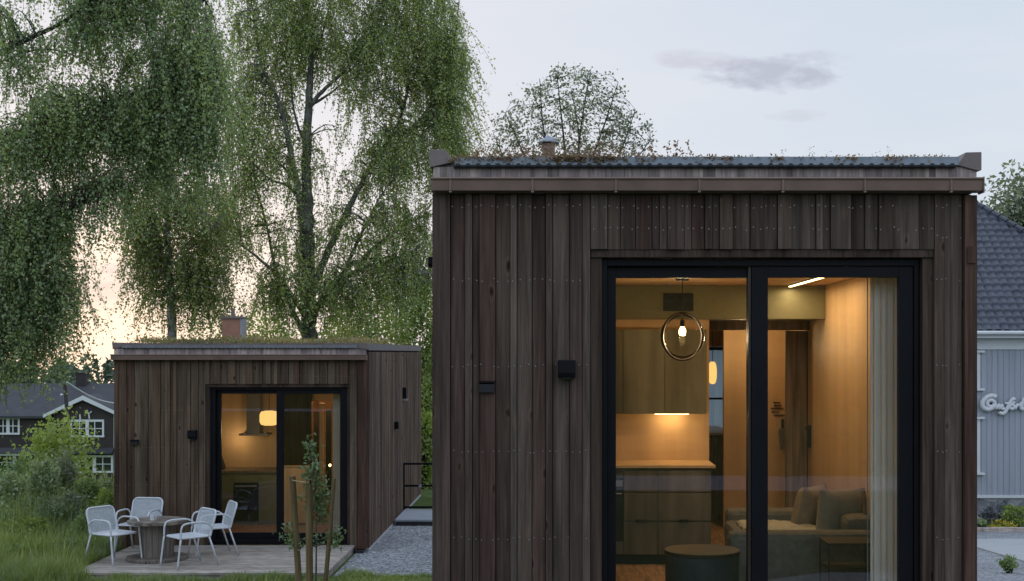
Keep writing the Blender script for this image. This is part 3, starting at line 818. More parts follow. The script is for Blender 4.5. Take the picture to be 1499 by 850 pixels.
# brush on the hook and the small dark marks on the panel
yw = 14.985
t = thing('hanging_brush', (X(1145, yw), yw, Z(612, yw)), 'dark hand brush hanging below small writing on orange plywood panel', 'brush')
b = MB(); q = lambda p: (X(p[0], yw), Z(p[1], yw))
b.prism([q(p) for p in ((1143.5, 613), (1147, 613), (1147.2, 628), (1143.5, 628))], 'y', yw - .02, yw); b.build('handle', M['blackmat'], t)
b = MB(); b.prism([q(p) for p in ((1141, 627), (1148.5, 626), (1150, 650), (1148, 657), (1146, 655), (1143.5, 658), (1142, 655), (1139.5, 632))], 'y', yw - .035, yw - .002); b.build('bristles', M['sofa'], t)
t = thing('wall_lettering', (X(1138, yw), yw, Z(600, yw)), 'tiny dark lines of writing above the brush on plywood panel', 'lettering'); rr_ = random.Random(5)
for yy, a, c_ in ((589, 1132, 1142), (593.5, 1133, 1144), (597.5, 1128.5, 1147), (602.5, 1130, 1140), (607.5, 1133, 1148)):
    p = a; b = MB()
    while p < c_:
        w = rr_.uniform(.7, 1.8); h_ = rr_.uniform(.5, 1.0)
        b.box(X(p, yw), X(p + w, yw), yw - .003, yw + .01, Z(yy + h_, yw), Z(yy - h_, yw)); p += w + rr_.uniform(.3, .7)
    b.build('text_line', M['blackmat'], t)

# ------------------------------------------------------------------ far cabin
YF = 21.2
FX = lambda px, Y=YF: X(px, Y)
FZ = lambda py, Y=YF: Z(py, Y)
DZ = -1.24
fab = thing('timber_cabin', (-5.15, 25.3, -1.36), 'smaller dark timber cabin on the left with deck, spool table and white chairs before it', 'cabin')
fl_, fr_ = FX(168), FX(536); FB = 29.5
b = MB(); r = random.Random(21)


def rnd_edges(a, c, r, ws=(5, 7, 9, 11)):
    e = [a]
    while e[-1] < c - 8: e.append(e[-1] + r.choice(ws))
    e.append(c); return e


rows = [FZ(v) for v in (545, 600, 655, 710, 765)]
boards_x(b, [FX(p) for p in rnd_edges(168.5, 301, r)], YF, DZ - .08, FZ(527), rows, seed=31, nail=True)
boards_x(b, [FX(p) for p in rnd_edges(301, 513, r)], YF - .004, FZ(561.5), FZ(527), [FZ(550)], seed=32)
boards_x(b, [FX(p) for p in rnd_edges(512.6, 523, r)], YF, DZ - .08, FZ(527), rows, seed=33)
b.build('cladding', [M['clad_far'], M['nail']], fab)
b = MB(); b.box(FX(524), FX(536.4), YF - .06, YF + .02, DZ - .06, FZ(526)); b.build('corner_board', M['clad_red'], fab, bevel=.004, label='reddish right corner board')
b = MB(); b.box(FX(521), FX(534), YF - .16, YF + .02, -1.40, DZ - .07); b.build('drain_block', M['blackmat'], fab)
wf0, wf1 = FX(307), FX(508)
b = MB()
b.box(fl_ + .02, fl_ + .16, YF + .022, FB, -1.3, 1.96); b.box(fr_ - .18, fr_ - .03, YF + .022, FB, -1.3, 1.96); b.box(fl_ + .162, fr_ - .182, FB - .15, FB, -1.3, 1.96)
b.box(fl_ + .162, wf0 - .002, YF + .022, YF + .18, -1.3, 1.96); b.box(wf1 + .002, fr_ - .182, YF + .022, YF + .18, -1.3, 1.96); b.box(wf0, wf1, YF + .022, YF + .18, FZ(566), 1.96)
b.build('wall', M['trim'], fab)
b = MB(); yy = YF + .04; r = random.Random(8)
while yy < FB - .02:
    w = r.choice([.09, .12, .14]); y1 = min(FB, yy + w)
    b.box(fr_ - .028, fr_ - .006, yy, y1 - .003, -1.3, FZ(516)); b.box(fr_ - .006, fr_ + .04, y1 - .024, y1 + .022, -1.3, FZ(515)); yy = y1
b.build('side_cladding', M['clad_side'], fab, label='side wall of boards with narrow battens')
b = MB(); b.box(fl_ - .02, fl_ + .018, YF + .02, FB, -1.3, FZ(516)); b.build('side_cladding', M['clad_far'], fab)
b = MB(); b.box(fr_ - .1, fr_ + .03, YF + .1, FB, -1.40, -1.305); b.build('foundation', M['concrete'], fab)
# roof
b = MB(); b.box(fl_ + .02, fr_ - .02, YF - .02, FB + .02, 1.962, 2.055); rf2 = b.build('roof', M['cap'], fab)
b = MB(); b.prism([(FX(166), FZ(501)), (FX(171), FZ(501)), (FX(182), FZ(507)), (FX(167), FZ(511))], 'y', YF - .07, FB + .03); b.build('parapet', M['cap'], rf2)
b = MB(); b.prism([(FX(529), FZ(502)), (FX(539), FZ(502.5)), (FX(539), FZ(511.5)), (FX(524), FZ(509))], 'y', YF - .07, YF + .05); b.build('parapet', M['cap'], rf2)
b = MB(); b.box(fr_ - .06, FX(539.2), YF + .052, FB + .04, FZ(512.5), FZ(502.5)); b.build('side_cap', M['capfar'], rf2, label='grey metal side roof cap')
b = MB(); b.box(FX(181), FX(524), YF - .10, YF - .09, FZ(509), FZ(504.5), 0); x = FX(182)
while x < FX(523):
    b.box(x, x + .03, YF - .094, YF, FZ(509) - .016, FZ(509) - .001, 1); x += .0705
b.build('edge_flashing', [M['steelfar'], M['blackmat']], rf2)
b = MB(); x = FX(168.5); r = random.Random(3)
while x < FX(537):
    w = r.uniform(.05, .14); b.box(x, min(FX(537), x + w) - .001, YF - .05, YF - .03, FZ(519.5), FZ(510)); x += w
b.build('fascia', M['fascia'], rf2)
b = MB(); b.prism([(YF - .16, FZ(519.5)), (YF - .15, FZ(526.5)), (YF - .055, FZ(527)), (YF - .055, FZ(519.5))], 'x', FX(166.5), FX(538.5)); b.tube([(FX(166), YF - .16, FZ(519)), (FX(539), YF - .16, FZ(519))], .009, 6)
b.build('gutter', M['gutter'], rf2)
yc = 23.2
b = MB(); b.box(X(325, yc), X(351, yc), yc, yc + .34, 2.0, Z(466, yc)); ch = b.build('chimney', M['brick'], rf2)
b = MB(); b.box(X(323, yc), X(355, yc), yc - .03, yc + .37, Z(466, yc), Z(463, yc)); b.build('cap', M['cap'], ch)
b = MB(); b.box(X(351.3, yc), X(354.5, yc), yc, yc + .34, 2.0, Z(466.5, yc)); b.build('side_sheet', M['capgrey'], ch)
b = MB(); b.tube([(X(338, yc), yc + .15, Z(464, yc)), (X(338, yc), yc + .15, Z(452, yc))], .035, 10); b.build('flue', M['cap'], ch)
# door
b = MB(); b.box(FX(300.5), FX(513), YF - .012, YF + .06, FZ(566.5), FZ(562)); b.box(FX(301), FX(306.5), YF + .003, YF + .06, DZ, FZ(566.5)); b.box(FX(508.7), FX(512.5), YF + .003, YF + .06, DZ, FZ(566.5))
b.build('door_surround', M['trim'], fab)
slider(fab, FX, FZ, YF + .06, DZ + .01, (307, 508, 567, 571), [(313.5, 320.5, 402, 407, 576.5, FZ(781), .075), (403.5, 413.5, 496.5, 501.5, 576.5, FZ(781), .02)], None, M['black'])
# interior
b = MB()
b.box(fl_ + .163, FX(456, 24.4) - 0, 24.4, 24.5, DZ, 1.39)
b.box(X(487, 24.4), fr_ - .184, 24.4, 24.5, DZ, 1.39); b.box(X(456, 24.4), X(487, 24.4), 24.4, 24.5, Z(586, 24.4), 1.39)
b.box(fl_ + .163, fl_ + .22, YF + .185, 24.39, DZ, 1.39); b.box(fr_ - .24, fr_ - .184, YF + .185, 24.39, DZ, 1.39)
b.box(fl_ + .163, fr_ - .184, 27.0, 27.1, DZ, 1.39); b.box(X(456, 24.4) - .4, X(456, 24.4) - .34, 24.51, 26.99, DZ, 1.39); b.box(fr_ - .24, fr_ - .184, 24.51, 26.99, DZ, 1.39)
b.build('interior_lining', M['ply'], fab)
b = MB(); b.box(fl_ + .163, fr_ - .184, YF + .185, FB - .16, 1.392, 1.44); b.build('ceiling', M['plyv'], fab)
b = MB(); y = YF + .19
while y < 27:
    b.box(fl_ + .163, fr_ - .184, y, y + .138, DZ - .04, DZ + .0); y += .14
b.build('floor', M['floor'], fab)
b = MB(); b.box(X(412, 24.3), X(455, 24.3), 24.3, 24.39, Z(684, 24.3), 1.38); b.build('dark_panel', M['trim'], fab)
b = MB(); b.box(X(468, 24.55), X(475.5, 24.55), 24.51, 24.6, DZ, Z(590, 24.55)); b.build('post', M['plyv'], fab)
b = MB(); b.box(X(459, 25.2), X(468, 25.2), 25.2, 25.24, Z(700, 25.2), Z(602, 25.2)); b.box(X(477, 25.2), X(485, 25.2), 25.2, 25.24, Z(720, 25.2), Z(600, 25.2)); b.build('dark_door', M['oven'], fab)
# kitchen of the far cabin
t = thing('kitchen_unit', (X(360, 23.7), 24.0, DZ), 'olive green kitchen counter with oven inside the smaller cabin', 'kitchen cabinets')
ky = 23.7; zt = Z(692, ky)
b = MB(); b.box(X(300, ky), X(412, ky), ky + .03, 24.39, DZ, zt); b.build('carcass', M['olivewall'], t)
b = MB(); b.box(X(299, ky), X(413, ky), ky - .01, 24.395, zt + .001, zt + .04); b.build('worktop', M['greywood'], t)
for a, c in ((322, 341), (342, 378), (379, 411)):
    if a == 342:
        b = MB(); b.box(X(a, ky), X(c, ky), ky + .004, ky + .028, Z(764, ky), Z(707, ky)); b.build('oven', M['oven'], t)
        b = MB(); b.box(X(a + 2, ky), X(c - 2, ky), ky - .02, ky + .002, Z(712.5, ky), Z(710, ky)); b.build('oven_handle', M['capgrey'], t)
        b = MB(); b.box(X(a, ky), X(c, ky), ky + .006, ky + .028, Z(706, ky), Z(697, ky)); b.build('drawer_front', M['olivewall'], t)
    else:
        b = MB(); b.box(X(a, ky), X(c, ky), ky + .006, ky + .028, Z(764, ky), Z(697, ky)); b.build('door', M['olivewall'], t, bevel=.003)
t = thing('range_hood', (X(370, 24.2), 24.2, Z(637, 24.2)), 'tall pale range hood over the counter inside the smaller cabin', 'range hood')
b = MB(); b.box(X(361, 24.1), X(380, 24.1), 24.1, 24.39, Z(634, 24.1), 1.389); b.build('duct', M['capgrey'], t)
b = MB(); b.box(X(350, 24.0), X(392, 24.0), 23.98, 24.39, Z(637.5, 24), Z(634.5, 24)); b.build('canopy', M['capgrey'], t)
yp = 22.9
t = thing('pendant_lamp', (X(391, yp), yp, 1.39), 'yellow opal pendant lamp glowing inside the smaller cabin', 'pendant lamp')
b = MB(); zz0, zz1 = Z(622.5, yp), Z(601, yp); hh = zz1 - zz0; rr = .165
b.lathe([(rr * .5, zz0), (rr * .85, zz0 + hh * .06), (rr, zz0 + hh * .25), (rr, zz0 + hh * .75), (rr * .85, zz0 + hh * .94), (rr * .4, zz1)], (X(394, yp), yp, 0), 28); b.build('shade', M['opal'], t, smooth=True)
b = MB(); b.tube([(X(394, yp), yp, zz1), (X(394, yp), yp, 1.391)], .005, 6); b.build('cord', M['blackmat'], t)
t = thing('half_wall', (X(430, 23.6), 23.6, DZ), 'waist high plywood partition behind right pane of the smaller cabin', 'partition')
b = MB(); b.box(X(413.5, 23.6), X(452, 23.6), 23.6, 23.66, DZ + .05, Z(683, 23.6)); b.build('panel', M['plyv'], t)
b = MB(); b.box(X(413, 23.6), X(453, 23.6), 23.58, 23.68, Z(683, 23.6), Z(681.5, 23.6)); b.build('cap', M['plyv'], t)
t = thing('bare_bulb', (X(483, 22.4), 22.4, Z(681, 22.4)), 'tiny bright bulb low at the right edge inside the smaller cabin', 'lamp')
b = MB(); b.lathe([(.008, -.02), (.02, -.01), (.022, .008), (.01, .025)], (X(483, 22.4), 22.4, Z(681, 22.4)), 14); b.build('bulb', M['bulb_small'], t, smooth=True)
b = MB(); b.tube([(X(483, 22.4), 22.4, DZ + .012), (X(483, 22.4), 22.4, Z(682, 22.4) - .02)], .008, 6); b.lathe([(.09, DZ + .001), (.09, DZ + .012)], (X(483, 22.4), 22.4, 0), 16); b.build('stand', M['blackmat'], t)
b = MB(); n = 50; vs = []; xa, xb = X(487.5, 21.6), X(499, 21.6)
for i in range(n + 1):
    u = i / n; vs += [(xa + (xb - xa) * u, 21.6 + .03 * math.sin(u * 2 * math.pi * 5), DZ + .01), (xa + (xb - xa) * u, 21.6 + .03 * math.sin(u * 2 * math.pi * 5), 1.385)]
b.add(vs, [(2 * i, 2 * i + 2, 2 * i + 3, 2 * i + 1) for i in range(n)])
b.build('curtain', M['curtain'], None, origin=(xa, 21.6, 1.38), smooth=True, label='narrow pale curtain at the right edge of the smaller cabin door', cat='curtain')
t = thing('bottle_rack', (X(324, 24.0), 24.0, zt + .04), 'dark slanted bottle stand on the counter inside the smaller cabin', 'bottle rack')
b = MB(); b.prism([(X(321.5, 24), zt + .041), (X(328, 24), zt + .041), (X(328, 24), zt + .1), (X(323, 24), zt + .28), (X(321.5, 24), zt + .28)], 'y', 23.9, 24.1); b.build('frame', M['blackmat'], t)
b = MB(); b.tube([(X(324, 24), 23.86, zt + .06), (X(323, 24), 23.86, zt + .22)], [.03, .015], 8); b.build('bottle', M['oven'], t)

# fittings on the far cabin
wall_lamp('wall_lamp', FX(278), FX(290), YF - .035, FZ(642), FZ(629), .12, 'black box wall lamp beside the sliding door of the smaller cabin', 'wall lamp')
t = thing('wall_vent', (FX(198), YF - .03, FZ(650)), 'small brown hooded vent on boards at left of the smaller cabin', 'wall vent')
b = MB(); b.prism([(YF - .03, FZ(650)), (YF - .09, FZ(650)), (YF - .1, FZ(645.5)), (YF - .03, FZ(644.5))], 'x', FX(193), FX(204)); b.build('hood', M['blackmat'], t)
b = MB(); b.box(FX(192.5), FX(204.5), YF - .105, YF - .03, FZ(644.4), FZ(643.2)); b.build('cap', M['black'], t)
ysd = 24.55
t = thing('side_lamp', (fr_ + .05, ysd, Z(628, ysd)), 'square black lamp beside the entrance on the side of smaller cabin', 'wall lamp')
b = MB(); b.box(fr_ + .024, fr_ + .12, ysd, ysd + .12, Z(628, ysd), Z(617, ysd)); b.build('housing', M['black'], t, bevel=.006)
b = MB(); b.box(fr_ + .04, fr_ + .1, ysd + .02, ysd + .1, Z(628, ysd) - .006, Z(628, ysd)); b.build('diffuser', M['capgrey'], t)
t = thing('wall_camera', (fr_ + .05, 26.0, Z(582, 26)), 'tall narrow black box with pale base high on the cabin side wall', 'wall fitting')
b = MB(); b.box(fr_ + .024, fr_ + .11, 25.95, 26.1, Z(583, 26), Z(567, 26)); b.build('housing', M['black'], t, bevel=.005)
b = MB(); b.box(fr_ + .024, fr_ + .13, 25.93, 26.12, Z(586, 26), Z(584, 26)); b.build('base', M['capgrey'], t)
# entrance door recess shown as a tall dark slot
b = MB(); b.box(fr_ - .005, fr_ + .034, 24.75, 24.9, DZ, Z(560, 24.8)); b.build('door_jamb', M['blackmat'], fab)

# deck
dk = thing('timber_deck', (-5, 19.85, -1.36), 'weathered plank deck under the spool table before the smaller cabin', 'deck')
b = MB(); y = 18.5; r = random.Random(2)
xl_, xr_ = -6.9, -3.27
while y < YF - .03:
    y1 = min(YF - .015, y + .115); b.box(xl_, xr_, y, y1 - .005, DZ - .03, DZ + r.uniform(-.003, 0)); y += .12
b.build('boards', M['decking'], dk)
b = MB(); b.box(xl_ + .02, xr_ - .02, 18.52, 18.56, -1.42, DZ - .032); b.box(xl_ + .02, xl_ + .06, 18.57, YF - .02, -1.42, DZ - .032); b.box(xr_ - .06, xr_ - .02, 18.57, YF - .02, -1.42, DZ - .032)
b.build('edge_beam', M['decking'], dk)

# entrance platform and railing
t = thing('entrance_platform', (-1.8, 25.2, -1.36), 'blue grey entrance platform with dark edge beside the smaller cabin', 'platform')
b = MB(); y = 24.4
while y < 26.0:
    b.box(-3.02, .4, y, y + .135, -1.275, -1.24); y += .14
b.build('boards', M['bluestone'], t)
b = MB(); b.box(-3.0, .38, 24.42, 24.47, -1.40, -1.277); b.box(-3.0, .38, 25.9, 25.95, -1.40, -1.277); b.build('edge_beam', M['blackmat'], t)
t = thing('railing', (-1.8, 26.05, -1.24), 'thin black metal railing along the back of the entrance platform', 'railing')
for zz, nm in ((-.33, 'top_rail'), (-.77, 'middle_rail'), (-1.2, 'bottom_rail')):
    b = MB(); b.box(-3.06, .4, 26.03, 26.07, zz - .02, zz + .02); b.build(nm, M['black'], t)
for xx in (-3.04, -1.3, .38):
    b = MB(); b.box(xx - .018, xx + .018, 26.032, 26.068, -1.30, -.35); b.build('post', M['black'], t)
b = MB(); b.box(X(615, 26) - .03, X(615, 26) + .03, 26.0, 26.028, -.8, -.745); b.build('latch', M['capgrey'], t)

# ------------------------------------------------------------------ garden furniture
def bez(pts, n=8):
    """smooth polyline through control points (Catmull-Rom)."""
    P = [Vector(p) for p in pts]; out = []
    for i in range(len(P) - 1):
        a, b_, c, d = P[max(i - 1, 0)], P[i], P[i + 1], P[min(i + 2, len(P) - 1)]
        for k in range(n):
            t_ = k / n; out.append(.5 * ((2 * b_) + (c - a) * t_ + (2 * a - 5 * b_ + 4 * c - d) * t_ ** 2 + (3 * b_ - a - 3 * c + d) * t_ ** 3))
    out.append(P[-1]); return out


def rrect(w, h, r, n=5):
    pts = []
    for cx_, cy_, a0 in ((w / 2 - r, h - r, 0), (-w / 2 + r, h - r, 90), (-w / 2 + r, r, 180), (w / 2 - r, r, 270)):
        for i in range(n + 1):
            a = math.radians(a0 + 90 * i / n); pts.append((cx_ + r * math.cos(a), cy_ + r * math.sin(a)))
    return pts


def make_chair():
    t = thing('garden_chair', (0, 0, 0), 'white', 'chair', 'white mesh chairs round the spool table')
    w = .50; rr = .0135
    # seat: slightly dished mesh panel in a tube frame; the chair faces -Y
    sp = rrect(w - .02, .46, .06); b = MB()
    vs = [(x, y - .22, .435 - .015 * (1 - (2 * x / w) ** 2)) for x, y in sp]
    b.add(vs + [(x, y, z - .006) for x, y, z in vs], [tuple(range(len(vs))), tuple(range(2 * len(vs) - 1, len(vs) - 1, -1))]); b.tube([(x, y - .22, .437) for x, y in sp], rr, 8, 1, closed=True)
    b.build('seat', [M['white'], M['white']], t, smooth=False)
    bp = rrect(w, .40, .08)
    th = math.radians(17)
    f = lambda x, h: (x, .23 + h * math.sin(th), .425 + h * math.cos(th))
    b = MB(); vs = [f(x, h) for x, h in bp]; b.add(vs, [tuple(range(len(vs)))]); o = b.build('backrest', M['mesh'], t)
    b = MB(); b.tube(vs, rr, 8, closed=True); b.build('back_frame', M['white'], t, smooth=True)
    for s in (-1, 1):
        xo = s * (w / 2 + .012)
        b = MB(); b.tube(bez([(xo * 1.02, -.29, 0), (xo, -.235, .43)], 4), rr, 8); b.build('leg', M['white'], t, smooth=True)
        b = MB(); b.tube([(xo * 1.04, .36, 0), (xo * .98, .22, .43)], rr, 8); b.build('leg', M['white'], t, smooth=True)
        b = MB(); b.tube(bez([(xo, -.235, .43), (xo, -.225, .58), (xo, -.17, .645), (xo, 0, .655), (xo, .16, .64), (xo * .99, .255, .56), (xo * .98, .235, .43)], 6), rr, 8); b.build('armrest', M['white'], t, smooth=True)
    return t


def copy_tree(o, parent=None):
    c = o.copy(); COL.objects.link(c)
    if parent is not None: c.parent = parent
    for ch_ in list(o.children): copy_tree(ch_, c)
    return c


proto = make_chair()
spots = [
    (168, 19.45, 58, 'white mesh armchair at the far left of the spool table, seen side on'),
    (203, 20.5, -8, 'white mesh armchair tucked behind the spool table against the dark wall'),
    (274, 19.15, -47, 'white mesh armchair nearest the viewer, right of the spool barrel'),
    (309, 20.15, -62, 'white mesh armchair at the far right, close to the cabin glass')]
for i, (px, Y, a, lb) in enumerate(spots):
    o = proto if i == 0 else copy_tree(proto)
    o.location = (X(px, Y), Y, DZ); o.rotation_euler = (0, 0, math.radians(a)); o['label'] = lb

ys_ = 19.75; sx = X(230, ys_)
t = thing('spool_table', (sx, ys_, DZ), 'weathered wooden cable spool used as a table on the deck', 'table')
b = MB(); x = -.435
ztop = .60
while x < .42:
    w_ = .115; a0, a1 = x + .002, min(.435, x + w_) - .002
    for lo, hi in (((a0, a1)),) if False else ((a0, a1),):
        m_ = .44; h0 = math.sqrt(max(0, m_ * m_ - lo * lo)); h1 = math.sqrt(max(0, m_ * m_ - hi * hi)); hm = math.sqrt(max(0, m_ * m_ - ((lo + hi) / 2) ** 2))
        mid = (lo + hi) / 2
        poly = [(sx + lo, ys_ - h0), (sx + mid, ys_ - hm), (sx + hi, ys_ - h1), (sx + hi, ys_ + h1), (sx + mid, ys_ + hm), (sx + lo, ys_ + h0)]
        b.prism(poly[::-1], 'z', DZ + ztop - .045, DZ + ztop)
    x += w_
b.build('tabletop', M['spooltop'], t)
b = MB(); ns = 16
for i in range(ns):
    a0, a1 = 2 * math.pi * i / ns + .012, 2 * math.pi * (i + 1) / ns - .012; ro, ri = .25, .2
    b.prism([(sx + ro * math.cos(a0), ys_ + ro * math.sin(a0)), (sx + ro * math.cos(a1), ys_ + ro * math.sin(a1)), (sx + ri * math.cos(a1), ys_ + ri * math.sin(a1)), (sx + ri * math.cos(a0), ys_ + ri * math.sin(a0))], 'z', DZ + .05, DZ + ztop - .047)
b.build('barrel', M['spool'], t)
b = MB(); b.lathe([(.455, 0), (.46, .005), (.46, .04), (.45, .047)], (sx, ys_, DZ), 40); b.build('base_disc', M['spool'], t)
t = thing('white_mug', (X(227, ys_), ys_, DZ + ztop), 'small white mug with handle standing on the spool table', 'mug')
b = MB(); c = (X(226, ys_), ys_ - .1, DZ + ztop); b.lathe([(.032, 0), (.036, .01), (.036, .085), (.032, .085), (.032, .02)], c, 18); b.build('cup', M['white'], t, smooth=False)
b = MB(); b.tube([(c[0] + .036 + .025 * math.sin(a), c[1], c[2] + .045 + .028 * math.cos(a)) for a in [math.pi * i / 8 for i in range(9)]], .006, 6); b.build('handle', M['white'], t, smooth=True)

# ------------------------------------------------------------------ vegetation
def skel(limbs, b, sides=8):
    """limbs: list of (points, r0, r1); adds tubes; returns sample points with the radius there."""
    S = []
    for pts, r0, r1 in limbs:
        q = bez(pts, 6); n = len(q)
        rad = [r0 + (r1 - r0) * (i / (n - 1)) ** .8 for i in range(n)]
        wob = [Vector((R.gauss(0, 1), R.gauss(0, 1), R.gauss(0, .4))) * min(.03, rd * .14) for rd in rad]
        q = [p + w_ for p, w_ in zip(q, wob)]
        b.tube(q, rad, sides)
        for i in range(n): S.append((q[i], rad[i]))
    return S


def grow(name, label, cat, base, limbs, blobs, leafm, barkm, strand=(.6, 1.8), leaf=(.06, .045), spacing=.045, per=3, twig=.011, seed=1, group=None, spread=.028, stiff=0.0, extra=None, dens=1.0):
    """a drooping tree: limbs, thin twigs out to anchors in the blobs, leafy strands hanging from the anchors.
    blobs: (px, py, Y, rx_px, ry_px, depth_m, anchors)."""
    rng = np.random.default_rng(seed)
    t = thing(name, base, label, cat, group)
    b = MB(); S = skel(limbs, b)
    SP = np.array([s_[0] for s_ in S]); SR = np.array([s_[1] for s_ in S])
    V = []
    for (px, py, Y, rx, ry, dm, na) in blobs:
        na = int(na * dens); k = Y / F; c = P3(px, py, Y)
        A = ell(na, c, (rx * k, dm, ry * k), rng, .1)
        for a in A:
            d = SP - a; dist = np.sqrt((d ** 2).sum(1)) + np.where(d[:, 2] > .3, d[:, 2] * 1.2, 0) + SR * -1.5
            j = int(np.argmin(dist)); s0 = Vector(SP[j]); e = Vector(a)
            mid = s0.lerp(e, .5) + Vector((0, 0, (e - s0).length * rng.uniform(.05, .22)))
            r0 = max(twig * .5, min(SR[j] * .6, twig * (1 + (e - s0).length * .5)))
            path = bez([s0, mid, e], 3)
            b.tube(path, [r0 + (.003 - r0) * i / (len(path) - 1) for i in range(len(path))], 4)
            for k_ in range(per):
                st = path[rng.integers(len(path) // 2, len(path))]
                Ls = rng.uniform(*strand); n = max(4, int(Ls / spacing))
                q = np.linspace(0, 1, n)[:, None]
                out = np.array([rng.normal(0, .34), rng.normal(0, .34), 0]) * Ls
                up = stiff * Ls
                p = np.array(st) + out * (q ** .6) + np.array([0, 0, 1.0]) * (up * q - (1 - stiff) * Ls * q ** 1.25)
                m_ = [0, n // 3, 2 * n // 3, n - 1]
                b.tube([p[q_] for q_ in m_], [twig * .42, twig * .34, twig * .26, twig * .18], 3, 1)
                p = p + rng.normal(0, spread, (n, 3)); V.append(p)
    b.build('trunk', [barkm, M['twig']], t, smooth=True)
    if extra is not None: V.append(extra)
    P = np.concatenate(V)
    npmesh('crown', leafquads(P, leaf[0], leaf[1], .35, rng), 4, leafm, t)
    return t


def L3(Y, pts, r0, r1, dy=0.0):
    n = len(pts); return ([P3(p[0], p[1], Y + (p[2] if len(p) > 2 else dy * i / max(1, n - 1))) for i, p in enumerate(pts)], r0, r1)


# big birch behind the small cabin
Y = 36.0; g = gz(X(452, Y), Y)
base = (X(452, Y), Y, g)
limbs = [([Vector((X(452, Y), Y, g - .2)), P3(452, 560, Y), P3(453, 500, Y), P3(452, 440, Y), P3(450, 370, Y), P3(450, 300, Y), P3(449, 240, Y), P3(452, 160, Y), P3(455, 90, Y), P3(452, 20, Y), P3(448, -60, Y), P3(450, -130, Y)], .31, .02),
    L3(Y, [(451, 400), (442, 330), (436, 280), (426, 225), (413, 165), (398, 125), (383, 95), (372, 30), (360, -50)], .13, .012, -1.2),
    L3(Y, [(436, 275), (420, 250), (395, 225), (370, 195), (350, 180)], .05, .01, .6),
    L3(Y, [(453, 440), (470, 390), (495, 335), (520, 285), (545, 240), (572, 200), (590, 160), (602, 100), (615, 20), (625, -40)], .12, .012, .8),
    L3(Y, [(452, 158), (470, 135), (495, 112), (520, 85), (540, 50), (558, -10)], .075, .012, -.8),
    L3(Y, [(453, 155), (478, 140), (500, 122), (512, 100)], .05, .01, .9),
    L3(Y, [(452, 480), (470, 440), (495, 412), (520, 398), (548, 387), (580, 384), (605, 393), (634, 402), (670, 420)], .10, .014, -1.0),
    L3(Y, [(520, 398), (535, 375), (560, 352), (590, 330), (612, 320), (640, 308), (680, 250)], .065, .012, 1.2),
    L3(Y, [(500, 408), (520, 360), (540, 320), (555, 290), (575, 262)], .06, .012, -1.0),
    L3(Y, [(451, 470), (432, 440), (405, 402), (375, 375), (345, 352), (320, 325)], .085, .012, -1.0),
    L3(Y, [(451, 500), (436, 470), (418, 430), (402, 385), (388, 320), (372, 270), (352, 230)], .09, .012, 1.0),
    L3(Y, [(452, 320), (425, 275), (395, 262), (360, 230), (340, 225)], .05, .01, -.6),
    L3(Y, [(454, 100), (475, 40), (490, -40)], .05, .01), L3(Y, [(572, 200), (610, 180), (645, 125), (665, 60), (672, 0)], .05, .01, -.6),
    L3(Y, [(590, 160), (565, 120), (575, 60)], .04, .01, 1), L3(Y, [(451, 220), (432, 170), (425, 100), (430, 20)], .05, .01, .8)]
blobs = [(620, 30, Y, 65, 60, 1.8, 95), (655, 100, Y, 42, 60, 1.5, 80), (662, 190, Y, 38, 50, 1.4, 60), (560, 90, Y, 80, 80, 2.2, 105), (480, 20, Y, 90, 60, 2.4, 95), (400, 50, Y, 75, 80, 2.2, 100),
    (365, 170, Y, 45, 80, 2.0, 80), (425, 230, Y, 50, 60, 1.8, 34), (610, 210, Y, 70, 60, 2.0, 78), (530, 230, Y, 60, 60, 1.8, 36), (350, 290, Y, 40, 60, 1.6, 52), (590, 330, Y, 55, 50, 1.5, 62), (600, 390, Y, 45, 30, 1.2, 30), (500, 330, Y, 50, 40, 1.6, 26),
    (490, -90, Y, 170, 60, 2.6, 110), (390, -60, Y, 70, 60, 2.0, 50), (600, -50, Y, 65, 50, 2.0, 60), (420, 340, Y, 50, 40, 1.6, 26), (455, 400, Y - 1.6, 60, 40, .6, 34), (520, 420, Y - 1.2, 60, 30, .6, 34), (400, 420, Y - 1.0, 45, 35, .6, 26), (560, 380, Y - 1, 60, 30, .7, 30)]
grow('birch_tree', 'tall birch with thick dark forked trunk rising directly behind the smaller cabin', 'tree', base, limbs, blobs, M['leaf_birch'], M['bark'], (.35, 1.5), (.066, .048), .034, 4, .016, 5, spread=.045, dens=1.15)

# weeping birch on the left, trunk outside the picture
Y = 24.5; tx = X(-150, Y); g = gz(tx, Y)
limbs = [([Vector((tx, Y, g - .2)), P3(-150, 400, Y), P3(-140, 200, Y), P3(-125, 20, Y), P3(-110, -150, Y)], .30, .1),
    L3(Y, [(-140, 160), (-60, 110), (0, 77), (45, 55), (95, 30), (150, -15), (210, -40)], .085, .015, -.8),
    L3(Y, [(-60, 110), (0, 90), (60, 72), (115, 84), (170, 120)], .03, .008, .7),
    L3(Y, [(-145, 380), (-60, 355), (0, 347), (45, 338), (80, 320), (100, 310)], .07, .012, -.4),
    L3(Y, [(-130, 60), (-20, -20), (100, -60), (220, -50), (300, 0)], .09, .015, .5),
    L3(Y, [(-140, 250), (-60, 215), (20, 200), (90, 190), (150, 205), (205, 208)], .06, .01, .9),
    L3(Y, [(-120, 0), (0, -90), (160, -90), (280, -60)], .07, .012, -1.2),
    L3(Y, [(60, 190), (150, 150), (230, 140), (300, 150)], .04, .01, -.5),
    L3(Y, [(-148, 430), (-80, 420), (-10, 430), (40, 440)], .05, .01, .5)]
